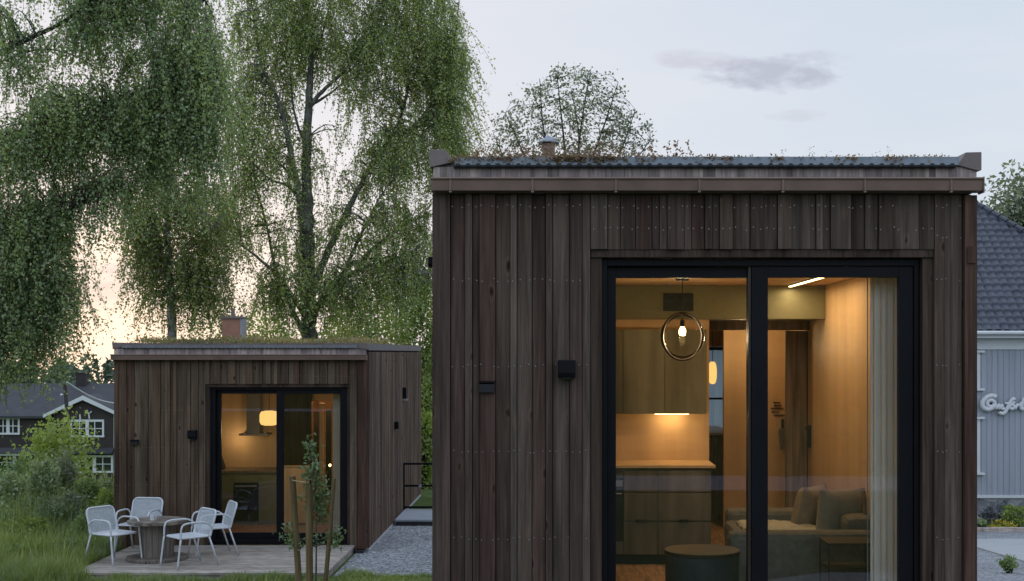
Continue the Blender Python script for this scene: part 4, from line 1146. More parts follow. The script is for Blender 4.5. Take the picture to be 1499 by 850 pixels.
blobs = [(200, 20, Y, 110, 55, 1.4, 150), (280, 90, Y, 55, 75, 1.2, 125), (312, 110, Y, 26, 90, .9, 60), (300, 215, Y, 30, 45, .9, 40), (130, 150, Y, 95, 40, 1.3, 120), (45, 205, Y, 75, 40, 1.3, 110), (225, 165, Y, 75, 50, 1.2, 120), (25, 330, Y, 60, 60, 1.2, 120), (70, 300, Y, 45, 35, 1.0, 70),
    (180, 250, Y, 60, 30, 1.0, 60), (180, -50, Y, 130, 40, 1.6, 110), (30, 60, Y, 60, 70, 1.2, 48), (20, 420, Y, 50, 50, 1.0, 90), (70, 400, Y, 30, 35, .8, 40), (110, 390, Y, 28, 40, .7, 26), (15, 490, Y, 42, 45, 1.0, 70), (60, 480, Y, 30, 35, .8, 34), (112, 450, Y, 20, 25, .5, 10), (-60, 250, Y, 60, 120, 1.4, 70)]
grow('weeping_birch', 'dark weeping birch hanging its leafy curtains in from the left edge', 'tree', (tx, Y, g), limbs, blobs, M['leaf_birch_dark'], M['barkd'], (.35, 1.25), (.058, .043), .034, 4, .012, 6, spread=.04, dens=1.02)

# slender white birch between them
Y = 33.0; g = gz(X(248, Y), Y)
limbs = [([Vector((X(252, Y), Y, g - .2)), P3(251, 480, Y), P3(248, 400, Y), P3(245, 330, Y), P3(243, 250, Y), P3(247, 150, Y), P3(243, 40, Y)], .15, .03),
    L3(Y, [(246, 360), (225, 310), (200, 290), (185, 300)], .03, .008), L3(Y, [(245, 330), (275, 290), (310, 270), (335, 275)], .03, .008, .6), L3(Y, [(244, 280), (215, 230), (195, 200)], .03, .008, -.6),
    L3(Y, [(248, 390), (280, 350), (320, 330)], .03, .008, -.5), L3(Y, [(244, 200), (275, 170), (300, 170)], .03, .008)]
blobs = [(235, 280, Y, 60, 50, 1.2, 70), (203, 345, Y, 27, 40, .9, 60), (300, 300, Y, 45, 50, 1.2, 70), (240, 180, Y, 70, 70, 1.3, 60), (315, 375, Y, 35, 45, 1.0, 60), (270, 380, Y, 25, 40, .9, 30), (320, 420, Y, 40, 30, 1.0, 40), (225, 400, Y, 26, 40, .8, 38)]
grow('birch_tree', 'slender pale stemmed birch left of the chimney, lit by the sunset', 'tree', (X(252, Y), Y, g), limbs, blobs, M['leaf_birch_warm'], M['barkw'], (.4, 1.5), (.064, .046), .036, 4, .010, 8, spread=.04, dens=.92)

# sparse tree over the roof of the large cabin
Y = 25.0; g = gz(X(835, Y), Y)
limbs = [([Vector((X(835, Y), Y, g - .2)), P3(836, 420, Y), P3(838, 300, Y)], .12, .08)]
for p0, p1, p2, dy in (((838, 330), (800, 215), (790, 115), .4), ((838, 310), (825, 200), (815, 105), -.6), ((838, 300), (850, 190), (865, 100), .3), ((838, 310), (875, 210), (905, 120), -.3), ((838, 330), (900, 240), (930, 160), .6), ((838, 340), (910, 260), (952, 205), -.5), ((838, 340), (775, 240), (740, 165), -.4), ((838, 350), (760, 270), (722, 195), .5), ((838, 305), (848, 210), (836, 130), .9)):
    limbs.append(L3(Y, [p0, p1, p2], .035, .006, dy))
blobs = [(835, 150, Y, 80, 50, 1.0, 90), (880, 170, Y, 60, 50, .9, 70), (800, 175, Y, 55, 45, .9, 60), (745, 200, Y, 34, 34, .7, 40), (920, 200, Y, 38, 34, .7, 40), (835, 215, Y, 90, 30, 1.0, 60), (835, 260, Y, 90, 40, 1.0, 40), (862, 112, Y, 16, 14, .4, 8), (795, 118, Y, 22, 18, .4, 10)]
grow('sparse_tree', 'thin open crowned tree standing behind the large cabin roof vent', 'tree', (X(835, Y), Y, g), limbs, blobs, M['leaf_aspen'], M['barkd'], (.12, .36), (.058, .042), .05, 2, .005, 12, None, .06, .5, dens=1.15)


def bush(name, label, cat, c, r, n, leafm, L, W, seed, stems=6, clumps=26, group=None, down=.1, barkm=None, flat=1.0):
    """c = base point on the ground, r = (rx, ry, height)."""
    rng = np.random.default_rng(seed); t = thing(name, c, label, cat, group); b = MB(); V = []
    cz_ = c[2] + r[2] * .5
    C = ell(clumps, (c[0], c[1], cz_), (r[0] * .85, r[1] * .85, r[2] * .42), rng, .45)
    for i, q in enumerate(C):
        s0 = Vector((c[0] + rng.normal(0, r[0] * .12), c[1] + rng.normal(0, r[1] * .12), c[2] - .05)); e = Vector(q)
        if i < stems or True:
            mid = s0.lerp(e, .5) + Vector((0, 0, .12 * r[2])); b.tube(bez([s0, mid, e], 3), [.012 * max(.6, r[2]), .011 * max(.6, r[2]), .01, .008, .006, .005, .004], 4)
        m = int(n / clumps * rng.uniform(.5, 1.5)); sd = rng.uniform(.13, .26)
        V.append(q + np.clip(rng.normal(0, 1, (m, 3)), -1.7, 1.7) * np.array((r[0], r[1], r[2] * .36)) * sd)
    P = np.concatenate(V); P = P[P[:, 2] > c[2] + .02]
    b.build('stems', barkm or M['barkd'], t)
    npmesh('foliage', leafquads(P, L, W, down, rng), 4, leafm, t)
    return t


def on(px, Y): x = X(px, Y); return (x, Y, gz(x, Y))


def hgt(py, px, Y): return Z(py, Y) - gz(X(px, Y), Y)


# bushes and trees behind the small cabin
TR = [(390, 41, 62, 420, 'leaf_lime', 8000, 'yellow green sunlit bush behind the chimney, left of the forked trunk'),
      (500, 42, 50, 415, 'leaf_lime', 7000, 'yellow green bush right of the forked trunk behind the cabin roof'),
      (560, 39, 75, 375, 'leaf_birch', 15000, 'dense green tree behind the right end of the smaller cabin roof'),
      (622, 37, 45, 365, 'leaf_birch', 13000, 'dense green tree in the gap between the two cabins'),
      (300, 44, 55, 440, 'leaf_birch_warm', 5000, 'olive bush behind the roof, left of the chimney'),
      (620, 31.5, 20, 600, 'leaf_lime', 3000, 'low yellow green bush in the gap beyond the railing'),
      (440, 47, 110, 470, 'leaf_mid', 9000, 'broad low bush behind the base of the forked birch'),
      (690, 44, 60, 330, 'leaf_mid', 3500, 'green tree behind the left wall of the large cabin')]
for i, (px, Y, rp, top, lm, n, lb) in enumerate(TR):
    c = on(px, Y); h = hgt(top, px, Y)
    bush('bushy_tree' if h > 3 else 'bush', lb, 'tree' if h > 3 else 'bush', c, (rp * Y / F, min(1.8, rp * Y / F), h), n, M[lm], .10, .07, 100 + i, clumps=60)

# shrubs and tall weeds on the left bank
SH = [(18, 25.5, 22, 690, 'leaf_grey', 900, .075, 'grey green leafy shrub at the bottom left corner of the garden'),
      (60, 27, 26, 672, 'leaf_grey', 1300, .075, 'tall grey green shrub in the left garden, below the pole'),
      (95, 28.5, 20, 655, 'leaf_silver', 800, .06, 'silvery spiky weeds beside the foot of the leaning pole'),
      (128, 25.0, 24, 700, 'leaf_mid', 1200, .06, 'mid green shrub close to the left corner of the smaller cabin'),
      (152, 23.6, 17, 712, 'leaf_lime', 700, .055, 'light green weeds against the left edge of the smaller cabin'),
      (80, 22.8, 30, 735, 'leaf_dark', 900, .06, 'dark low shrub in front of the tall grey green one'),
      (125, 21.6, 28, 752, 'leaf_mid', 1100, .05, 'leafy weeds just left of the white side on chair'),
      (40, 22.0, 34, 755, 'leaf_lime', 1100, .05, 'yellow green weeds low at the left edge above the grass'),
      (148, 21.0, 18, 778, 'leaf_mid', 600, .045, 'low weeds along the left edge of the plank deck'),
]
SH += [(12, 23.2, 22, 742, 'leaf_mid', 900, .05, 'broad leaved weeds at the left edge below the grey green corner shrub'),
       (70, 20.6, 26, 786, 'leaf_lime', 800, .042, 'bright weeds growing out of the grass in front of the dark low shrub'),
       (105, 20.2, 24, 790, 'leaf_mid', 800, .042, 'green weeds at the front left corner of the deck'),
       (25, 20.3, 30, 796, 'leaf_mid', 800, .042, 'tufty weeds in the long grass near the bottom left corner'),
       (158, 25.5, 14, 690, 'leaf_grey', 600, .06, 'grey green weeds behind the light weeds at the cabin edge'),
       (100, 24.2, 26, 715, 'leaf_silver', 900, .055, 'pale flowering weeds in the middle of the left bank'),
       (58, 24.6, 22, 722, 'leaf_dark', 700, .06, 'dark leaved weeds in the shade of the tall grey green shrub')]
for i, (px, Y, rp, top, lm, n, L, lb) in enumerate(SH):
    c = on(px, Y); h = hgt(top, px, Y)
    bush('shrub', lb, 'shrub', c, (rp * Y / F, .35, h), int(n * 1.5), M[lm], L * 1.3, L * .6, 200 + i, clumps=34, down=-.1, barkm=M['leaf_dark'])
# small tree before the dark house
Y = 55; c = on(85, Y)
t_ = bush('garden_tree', 'rounded light green tree standing before the dark house at left', 'tree', c, (58 * Y / F, 1.6, hgt(600, 85, Y)), 4200, M['leaf_lime'], .17, .12, 301, clumps=60, barkm=M['bark'])
Y = 50; c = on(38, Y)
bush('garden_tree', 'smaller green bush at the left windows of the dark house', 'tree', c, (34 * Y / F, 1.2, hgt(655, 38, Y)), 1500, M['leaf_mid'], .14, .10, 302, clumps=30, barkm=M['bark'])
# right-hand tree behind the tiled roof
Y = 75
c = on(1505, Y)
bush('willow_tree', 'pale silvery green tree beyond the tiled roof at the right edge', 'tree', c, (80 * Y / F, 3.0, hgt(250, 1505, Y)), 40000, M['leaf_silver'], .34, .16, 310, clumps=90, barkm=M['bark'])
Y = 68; c = on(1520, Y)
bush('bushy_tree', 'yellow green bushy tree just above the slope of the tiled roof', 'tree', c, (58 * Y / F, 2.4, hgt(306, 1520, Y)), 20000, M['leaf_lime'], .30, .18, 311, clumps=60, barkm=M['bark'])

# planting by the white building
EY = 41.8
for i, (px, Y, rp, top, lm, n, L, nm, lb) in enumerate([
        (1490, 42.8, 24, 737, 'leaf_lime', 1600, .10, 'bush', 'bright green bush in the flower bed by the white building'),
        (1465, 42.4, 20, 762, 'leaf_flower', 700, .09, 'flower_plant', 'low yellow flowering plants behind the rusty timber edging'),
        (1448, 43.6, 14, 740, 'leaf_lav', 800, .10, 'lavender_plant', 'grey mauve lavender against the stone plinth'),
        (1470, 44.2, 14, 732, 'leaf_lav', 600, .10, 'lavender_plant', 'taller lavender behind the yellow flowers at the plinth'),
        (1477, 21.5, 13, 812, 'leaf_mid', 420, .055, 'small_shrub', 'little dark green shrub standing in gravel at bottom right corner'),
        (1435, 43.2, 8, 756, 'leaf_grey', 250, .09, 'small_shrub', 'small grey tuft in the bed beside the large cabin edge')]):
    c = on(px, Y); h = max(.25, hgt(top, px, Y)); bush(nm, lb, 'plant', c, (rp * Y / F, .4 if Y > 30 else .14, h), n, M[lm], L, L * .5, 330 + i, clumps=20, down=-.1)
b = MB(); zt_ = gz(15, EY) + .12; b.box(X(1390, EY), X(1640, EY), EY, EY + .08, zt_ - .3, zt_ + .03)
b.build('timber_edging', M['edging'], None, origin=(15, EY, zt_), label='long rusty brown timber edging along the flower bed', cat='edging', bevel=.01)
for i, (px, py, r0) in enumerate(((1428, 753, .28), (1434, 760, .2))):
    Yb = 43.3; c = P3(px, py, Yb); b = MB(); rng = random.Random(i)
    prof = [(r0 * math.sin(math.pi * k / 8) * rng.uniform(.85, 1.1) + .01, -r0 * .7 * math.cos(math.pi * k / 8)) for k in range(9)]
    b.lathe(prof, (c.x, Yb, gz(c.x, Yb) + r0 * .5), 9)
    b.build('garden_rock', M['capgrey'], None, origin=(c.x, Yb, gz(c.x, Yb)), label=('larger' if i == 0 else 'smaller') + ' pale rock at the end of the flower bed by the stone plinth', cat='rock', group='rocks in the flower bed')

# sapling and its stakes
Y = 17.0
t = thing('young_sapling', on(462, Y), 'young leafy sapling tied between three wooden stakes before the deck', 'sapling')
g = gz(X(462, Y), Y); rng = np.random.default_rng(77); b = MB()
tr_ = bez([Vector((X(462, Y), Y, g)), P3(463, 780, Y), P3(460, 700, Y), P3(457, 642, Y)], 5)
b.tube(tr_, [.014 - .01 * i / (len(tr_) - 1) for i in range(len(tr_))], 6); V = []
for (px, py, rx, ry, n) in ((457, 665, 10, 22, 150), (462, 705, 17, 26, 320), (464, 745, 17, 24, 330), (455, 690, 10, 18, 110), (472, 730, 12, 20, 160), (424, 785, 13, 15, 130), (490, 788, 12, 16, 120), (450, 655, 8, 8, 40), (436, 800, 8, 10, 60), (468, 790, 16, 10, 60), (458, 648, 4, 10, 24)):
    q = P3(px, py, Y); k = Y / F
    s0 = min(tr_, key=lambda p: abs(p.z - (q.z - .08))); b.tube([s0, s0.lerp(q, .5) + Vector((0, 0, .03)), q], [.006, .005, .003], 5); n = int(n * .62)
    pts = np.array(q) + rng.normal(0, 1, (n, 3)) * np.array((rx * k, .07, ry * k)) * .55; V.append(pts)
b.build('stem', M['bark'], t, smooth=True)
npmesh('foliage', leafquads(np.concatenate(V), .062, .034, .15, rng), 4, M['leaf_apple'], t)
for (pt, pb, r0, lb) in (((428, 697), (438, 860), .042, 'left one of three round stakes, leaning against the sapling'), ((452.5, 702), (453, 860), .046, 'middle upright round stake, thickest looking and closest to the sapling stem'), ((489, 700), (476, 860), .030, 'thin right stake leaning inwards beside the sapling')):
    yy = Y - (.18 if pt[0] > 440 and pt[0] < 470 else .02); a = P3(pt[0], pt[1], yy); c = P3(pb[0], pb[1], yy); d = (a - c).normalized()
    gr = gz(c.x, yy); c = c + d * ((gr - .1 - c.z) / d.z)
    b = MB(); b.tube([c, c.lerp(a, .5), a], [r0 * 1.03, r0, r0 * .97], 14); b.build('wooden_stake', M['stake'], None, origin=(c.x, yy, gr), label=lb, cat='stake', group='stakes round the sapling')
yy = Y - .1; b = MB(); b.tube([P3(428, 703, yy + .03), P3(440, 705, yy), P3(452, 706, yy - .14)], .008, 6); b.build('tie_band', M['twine'], None, origin=P3(440, 705, yy), label='short pale tie strung between left and middle sapling stakes', cat='tie')

# grass
def blades(n, xr, yr, h, w, seed, keep=None, hz=None):
    rng = np.random.default_rng(seed); x = rng.uniform(*xr, n); y = rng.uniform(*yr, n)
    if keep is not None:
        k = keep(x, y); x, y = x[k], y[k]
    n = len(x); z = np.array([gz(a, b_) for a, b_ in zip(x, y)]) - .01
    clump = .85 + .28 * np.sin(x * 3.1 + 1.7 * np.sin(y * 2.3)) * np.sin(y * 2.9 + x) + .25 * np.sin(x * 9.7 + 2 * np.sin(y * 6.1)) * np.sin(y * 8.3 + 2 * x)
    H = h * rng.uniform(.5, 1.3, n) * np.clip(clump, .3, 1.4)
    a = rng.uniform(0, 2 * np.pi, n); dx, dy = np.cos(a), np.sin(a); b_ = rng.uniform(.05, .8, n) * H; ww = w * rng.uniform(.6, 1.3, n)
    B = np.stack([x, y, z], 1); side = np.stack([-dy * ww, dx * ww, np.zeros(n)], 1); lean = np.stack([dx * b_, dy * b_, np.zeros(n)], 1); up = np.stack([np.zeros(n), np.zeros(n), H], 1)
    Md = B + lean * .38 + up * .62; Tp = B + lean + up * .97
    V = np.stack([B - side, B + side, Md + side * .8, Md - side * .8, Md - side * .8, Md + side * .8, Tp + side * .12, Tp - side * .12], 1); return V.reshape(-1, 3)


def keepg(x, y):
    deck = (x > -6.95) & (x < -3.05) & (y > 18.42); cab_ = (x > -7.25) & (y > 20.9); gr = (x > -3.1) & (y > 18.8); nc = (x > -1.1)
    return ~(deck | cab_ | gr | nc)


gv = np.concatenate([blades(40000, (-9.6, -6.6), (17.6, 21.5), .3, .0042, 1, keepg), blades(9000, (-11, -7), (21.5, 27), .3, .006, 2, keepg), blades(16000, (-7.2, -2.6), (17.9, 18.6), .15, .0045, 3, keepg), blades(8000, (-3.4, -1.2), (17.9, 18.85), .13, .0045, 4, keepg),
    blades(2600, (-9.8, -6.7), (18.6, 23.5), .6, .0035, 7, keepg), blades(1500, (-10.5, -7.2), (22, 26), .7, .004, 8, keepg), blades(14000, (-8, -1.2), (10, 18), .2, .006, 5, keepg), blades(6000, (-26, -7.3), (27, 40), .5, .015, 6, keepg)])
npmesh('grass', gv, 4, M['grass'], origin=(-5, 18, -1.36), kind='stuff', label='long green grass along the deck and left bank')
# sedum on the far roof
xs = NR.uniform(fl_ + .2, fr_ - .05, 7000); ys = YF - .08 + np.abs(NR.normal(0, 1, 7000)) * 2.2; ys = np.minimum(ys, FB)
zs = 2.06 + np.abs(NR.normal(0, 1, 7000)) * (.02 + .03 * (np.sin(xs * 3.3) * .5 + .5)) + np.where((ys > FB - 4), 0, 0)
npmesh('sedum', leafquads(np.stack([xs, ys, zs], 1), .055, .022, -.3), 4, M['sedum_green'], origin=(-5, 25, 2.06), kind='stuff', label='green and straw sedum covering the smaller cabin roof')

# far forest
rng = np.random.default_rng(55); V = []
for i in range(330):
    x = rng.uniform(-170, 60); y = rng.uniform(170, 260); top = rng.uniform(-1.3, 1.0) + (y - 215) * .02; g0 = -6.6; h = top - g0; r0 = rng.uniform(1.6, 3.4)
    n = 150; q = rng.uniform(0, 1, n); a = rng.uniform(0, 2 * np.pi, n); con = rng.random() < .45
    rad = r0 * ((1 - q) ** .8 * .8 + .05 if con else np.sqrt(np.clip(1 - (2 * q - .9) ** 2, .02, 1))) * rng.uniform(.5, 1, n)
    V.append(np.stack([x + rad * np.cos(a), y + rad * np.sin(a), g0 + h * (.1 + .9 * q)], 1))
npmesh('forest', leafquads(np.concatenate(V), 1.0, .7, .2, rng), 4, M['leaf_far'], origin=(-50, 215, -6.6), kind='stuff', label='far dark wood beyond the brown house')

rng = np.random.default_rng(56); V = []
for i in range(230):
    x = rng.uniform(-50, 50); y = rng.uniform(-75, -24); h = rng.uniform(3.8, 5.6) * (1 + (-24 - y) * .012); r0 = rng.uniform(1.8, 3.2); n = 900
    q = rng.uniform(0, 1, n); a = rng.uniform(0, 2 * np.pi, n); rad = r0 * np.sqrt(np.clip(1 - (2 * q - .95) ** 2, .02, 1)) * rng.uniform(.3, 1, n)
    V.append(np.stack([x + rad * np.cos(a), y + rad * np.sin(a), h * (.04 + .96 * q)], 1))
npmesh('forest', leafquads(np.concatenate(V), .42, .32, .2, rng), 4, M['leaf_dark'], origin=(0, -36, 0), kind='stuff', label='leafy wood across the garden, mirrored in the cabin glass')

# ------------------------------------------------------------------ dark house on the left
YH = 85.0
HX = lambda px, Y=YH: X(px, Y)
HZ = lambda py, Y=YH: Z(py, Y)
h_ = thing('dark_house', (-33, 88, -6.6), 'dark brown two storey house with white window frames and gable at left', 'house')
b = MB(); b.box(HX(-160), HX(230), YH + .6, YH + 8, -6.6, HZ(607)); gxl, gxr = HX(80), HX(168)
b.prism([(HX(78), -6.6), (HX(168), -6.6), (HX(168), HZ(603)), (HX(123.5), HZ(581)), (HX(78), HZ(603))], 'y', YH, YH + .59)
b.build('wall', M['housebrown'], h_)
b = MB(); yr = YH + 4.3; zr = Z(561, yr)
b.prism([(YH + .2, HZ(609)), (yr, zr), (YH + 8.4, HZ(609)), (YH + 8.4, HZ(609) - .15), (yr, zr - .2), (YH + .2, HZ(609) - .15)], 'x', HX(-165), HX(235))
rfh = b.build('roof', M['roofdark'], h_)
b = MB(); b.prism([(HX(66), HZ(607)), (HX(123.5), HZ(578)), (HX(181), HZ(607)), (HX(181), HZ(607) - .1), (HX(123.5), HZ(578) - .15), (HX(66), HZ(607) - .1)], 'y', YH - .3, YH + 4.2); b.build('gable_roof', M['roofdark'], rfh)
b = MB(); b.prism([(HX(66), HZ(606.5)), (HX(123.5), HZ(578.5)), (HX(181), HZ(606.5)), (HX(181), HZ(611)), (HX(123.5), HZ(585)), (HX(66), HZ(611))], 'y', YH - .36, YH - .3); b.build('barge_board', M['whitepaint'], rfh)
b = MB(); b.box(X(114, yr), X(128, yr), yr - .4, yr + .4, zr - .6, Z(546, yr)); chh = b.build('chimney', M['housebrown'], rfh)
b = MB(); b.box(X(113, yr), X(129, yr), yr - .45, yr + .45, Z(546, yr), Z(544.5, yr)); b.build('cap', M['roofdark'], chh)
b = MB(); b.prism([(YH - .7, HZ(661)), (YH - .01, HZ(655)), (YH - .01, HZ(663)), (YH - .7, HZ(663))], 'x', HX(-160), HX(168)); b.build('pent_roof', M['roofdark'], h_)
b = MB(); b.box(HX(166.8), HX(169), YH - .06, YH - .002, -6.6, HZ(606)); b.build('corner_board', M['whitepaint'], h_)


def win(x0, x1, z0, z1, yf, cols, parent):
    b = MB(); ft = .11
    b.box(x0 - .12, x1 + .12, yf - .07, yf - .005, z1, z1 + .14); b.box(x0 - .14, x1 + .14, yf - .1, yf - .005, z0 - .12, z0)
    b.box(x0 - .12, x0, yf - .07, yf - .005, z0, z1); b.box(x1, x1 + .12, yf - .07, yf - .005, z0, z1)
    for i in range(1, cols):
        xm = x0 + (x1 - x0) * i / cols
        wd = .11 if (cols == 4 and i == 2) else .03
        b.box(xm - wd, xm + wd, yf - .06, yf - .005, z0, z1)
    zm = (z0 + z1) / 2; b.box(x0, x1, yf - .05, yf - .006, zm - .025, zm + .025)
    w = b.build('window', M['whitepaint'], parent); b = MB(); b.box(x0, x1, yf - .03, yf - .012, z0, z1); b.build('pane', M['oven'], w); return w


win(HX(106), HX(150), HZ(637), HZ(617), YH, 4, h_); win(HX(114), HX(163), HZ(689), HZ(669), YH, 4, h_)
win(HX(-8), HX(21), HZ(634), HZ(614), YH + .6, 4, h_); win(HX(-6), HX(38), HZ(688), HZ(668), YH + .6, 4, h_); win(HX(-70), HX(-30), HZ(688), HZ(668), YH + .6, 4, h_)
b = MB(); yy = YH - .09
for pts in ([(127, 600), (130, 606), (134, 602)], [(130, 606), (131, 613)], [(117, 606), (117.5, 614)]):
    b.tube([P3(p, q_, yy) for p, q_ in pts], .05, 5)
b.build('antler_ornament', M['whitepaint'], None, origin=P3(128, 606, yy), label='pale antler shaped ornament on gable of the dark house', cat='ornament')
yp = 60
b = MB(); a = P3(95, 562, yp); c = P3(105, 690, yp); d = (a - c).normalized(); c = c + d * ((gz(c.x, yp) - c.z) / d.z); b.tube([c, c.lerp(a, .5), a], [.11, .10, .08], 8)
t = thing('utility_pole', (c.x, yp, gz(c.x, yp)), 'dark leaning utility pole before the dark house at left', 'pole'); b.build('post', M['barkd'], t, smooth=True)
b = MB(); q = P3(90, 578, yp); b.tube([a + Vector((0, 0, -.5)), q], .02, 6); b.lathe([(.02, -.06), (.07, 0), (.02, .08)], q, 10); b.build('insulator', M['whitepaint'], t)
b = MB(); e0 = P3(98, 559, yp); e1 = P3(175, 591, yp + 4); b.tube([e0.lerp(e1, i / 10) - Vector((0, 0, .22 * math.sin(math.pi * i / 10))) for i in range(11)], .035, 6)
b.build('overhead_cable', M['whitepaint'], None, origin=e0, label='pale cable sagging from the leaning pole towards the smaller cabin', cat='cable')

# ------------------------------------------------------------------ white building on the right
YR = 45.0
RX = lambda px, Y=YR: X(px, Y)
RZ = lambda py, Y=YR: Z(py, Y)
wb = thing('white_building', (13, 52, -4), 'pale boarded building with black tiled hip roof and script sign at right edge', 'building')
wx0_, wx1_ = 4.8, 21.2; zE = RZ(488)
b = MB(); b.box(wx0_ + .03, wx1_ - .03, YR + .03, YR + 14, RZ(729), zE + .1); b.build('wall', M['trim'], wb)
b = MB(); x = wx0_; r = random.Random(4)
while x < wx1_ - .05:
    w = r.choice([.17, .2, .2]); b.box(x, x + w - .012, YR, YR + .028, RZ(725), zE + .05); b.box(x + w - .03, x + w + .016, YR - .022, YR + .0, RZ(725), zE + .05); x += w
b.build('cladding', M['housewhite'], wb)
b = MB(); b.box(wx0_ - .05, wx1_ + .05, YR - .07, YR + .02, RZ(728.5), RZ(724.5)); b.build('water_table', M['whitepaint'], wb)
b = MB(); b.box(wx0_ + .05, wx1_ - .05, YR + .0, YR + 14, -4.4, RZ(729)); b.build('plinth', M['stone'], wb)
b = MB(); b.box(wx0_ - .5, wx1_ + .5, YR - .50, YR - .46, zE - .16, zE + .05); b.box(wx0_ - .45, wx1_ + .45, YR - .45, YR - .0, zE - .16, zE - .12); b.box(wx0_ - .05, wx1_ + .05, YR - .06, YR - .023, zE - .55, zE - .165)
b.build('eave_board', M['whitepaint'], wb)
# hip roof with modelled tiles on the slope that faces us
xe0, xe1, ye0 = wx0_ - .55, wx1_ + .55, YR - .55; run = 7.55; rise = 6.75; zr = zE + .05 + rise
nu, nv = int((xe1 - xe0) / .045), int(math.hypot(run, rise) / .06)
sl = math.hypot(run, rise); nrm = Vector((0, -rise, run)).normalized(); vs = []
for j in range(nv + 1):
    s_ = j / nv
    for i in range(nu + 1):
        x = xe0 + (xe1 - xe0) * i / nu; lo, hi = xe0 + run * s_, xe1 - run * s_; x = min(max(x, lo), hi)
        dist = s_ * sl; saw = (dist % .36) / .36
        hsh = math.sin(int(dist / .36) * 12.9898 + int(x / .30 + 50) * 78.233) * 43758.5453; hsh -= math.floor(hsh)
        d = .022 * (hsh - .5) + .055 * (abs(math.sin(math.pi * (x / .30))) ** .8) + .06 * (1 - saw)
        vs.append((x + nrm.x * d, ye0 + run * s_ + nrm.y * d, zE + .05 + rise * s_ + nrm.z * d))
b = MB(); b.add(vs, [(j * (nu + 1) + i, j * (nu + 1) + i + 1, (j + 1) * (nu + 1) + i + 1, (j + 1) * (nu + 1) + i) for j in range(nv) for i in range(nu)])
rfw = b.build('roof', M['tile'], wb)
yb2 = ye0 + 2 * run
b = MB(); b.add([(xe1, ye0, zE + .04), (xe1, yb2, zE + .04), (xe1 - run, ye0 + run, zr - .02)], [(0, 1, 2)]); b.add([(xe0, ye0, zE + .04), (xe0 + run, ye0 + run, zr - .02), (xe0, yb2, zE + .04)], [(0, 1, 2)])
b.add([(xe0, yb2, zE + .04), (xe0 + run, ye0 + run, zr - .02), (xe1 - run, ye0 + run, zr - .02), (xe1, yb2, zE + .04)], [(0, 1, 2, 3)]); b.add([(xe0, ye0, zE + .03), (xe1, ye0, zE + .03), (xe1, yb2, zE + .03), (xe0, yb2, zE + .03)], [(0, 1, 2, 3)])
b.build('roof_slope', M['tile'], rfw)
b = MB(); n = 34
for k in range(n):
    a = Vector((xe1, ye0, zE + .1)).lerp(Vector((xe1 - run, ye0 + run, zr + .06)), k / n); c = Vector((xe1, ye0, zE + .1)).lerp(Vector((xe1 - run, ye0 + run, zr + .06)), (k + .93) / n); b.tube([a, c], [.15, .12], 8)
b.build('hip_ridge', M['tile'], rfw)
b = MB(); b.tube([(xe0, ye0 - .07, zE + .02), (xe1, ye0 - .07, zE + .02)], .07, 8); b.build('gutter', M['whitepaint'], rfw)


def bwin(x0, x1, z0, z1, parent):
    b = MB(); f_ = .12
    b.box(x0, x0 + f_, YR - .06, YR - .024, z0, z1); b.box(x1 - f_, x1, YR - .06, YR - .024, z0, z1); b.box(x0 + f_, x1 - f_, YR - .06, YR - .024, z1 - f_, z1); b.box(x0 + f_, x1 - f_, YR - .06, YR - .024, z0, z0 + f_)
    xm, zm = (x0 + x1) / 2, z0 + (z1 - z0) * .62; b.box(xm - .03, xm + .03, YR - .055, YR - .026, z0 + f_, z1 - f_); b.box(x0 + f_, xm - .03, YR - .055, YR - .026, zm - .03, zm + .03); b.box(xm + .03, x1 - f_, YR - .055, YR - .026, zm - .03, zm + .03)
    w = b.build('window', M['whitepaint'], parent)
    b = MB(); b.box(x0 + f_, x1 - f_, YR - .04, YR - .03, z0 + f_, z1 - f_); b.build('pane', M['oven'], w)
    b = MB(); b.box(x0 - .12, x1 + .14, YR - .14, YR - .024, z1 + .002, z1 + .08); b.build('head_trim', M['whitepaint'], w)
    b = MB(); b.box(x0 - .12, x1 + .14, YR - .14, YR - .024, z0 - .08, z0 - .002); b.build('sill', M['whitepaint'], w)


bwin(RX(1377), RX(1434), RZ(568), RZ(516), wb); bwin(RX(1377), RX(1434), RZ(691), RZ(613), wb)
bwin(RX(1540), RX(1597), RZ(568), RZ(516), wb); bwin(RX(1540), RX(1597), RZ(691), RZ(613), wb)
# script sign
t = thing('script_sign', (RX(1470), YR - .1, RZ(592)), 'white cursive lettering sign mounted on the pale boarded wall', 'sign')
sp_ = lambda p: P3(1420 + p[0] / 14.16, 560 + p[1] / 14.16, YR - .13)
circ = lambda cx_, cy_, rx, ry, n=14: [(cx_ + rx * math.cos(2 * math.pi * i / n + .6), cy_ + ry * math.sin(2 * math.pi * i / n + .6)) for i in range(n + 1)]
strokes = [([(535, 300), (490, 275), (410, 275), (310, 330), (255, 420), (275, 510), (350, 550), (440, 530), (500, 470)], .055), (circ(430, 430, 75, 70), .045),
    ([(480, 540), (545, 455), (535, 540), (605, 455), (600, 540), (670, 455), (655, 535), (720, 535)], .034),
    ([(925, 350), (885, 335), (840, 390), (790, 490), (740, 590), (680, 640), (620, 625), (605, 600)], .042), ([(725, 425), (830, 430), (930, 405)], .028),
    (circ(868, 500, 44, 44), .036), ([(930, 545), (985, 450), (1000, 475), (1045, 455)], .034), ([(1120, 320), (1075, 450), (1060, 530), (1110, 545), (1160, 510)], .042), ([(1030, 425), (1100, 420), (1190, 405)], .026)]
for pts, r0 in strokes:
    b = MB(); q = bez([sp_(p) for p in pts], 4); b.tube(q, r0 * 1.6, 8); b.build('letter', M['whitepaint'], t, smooth=True)

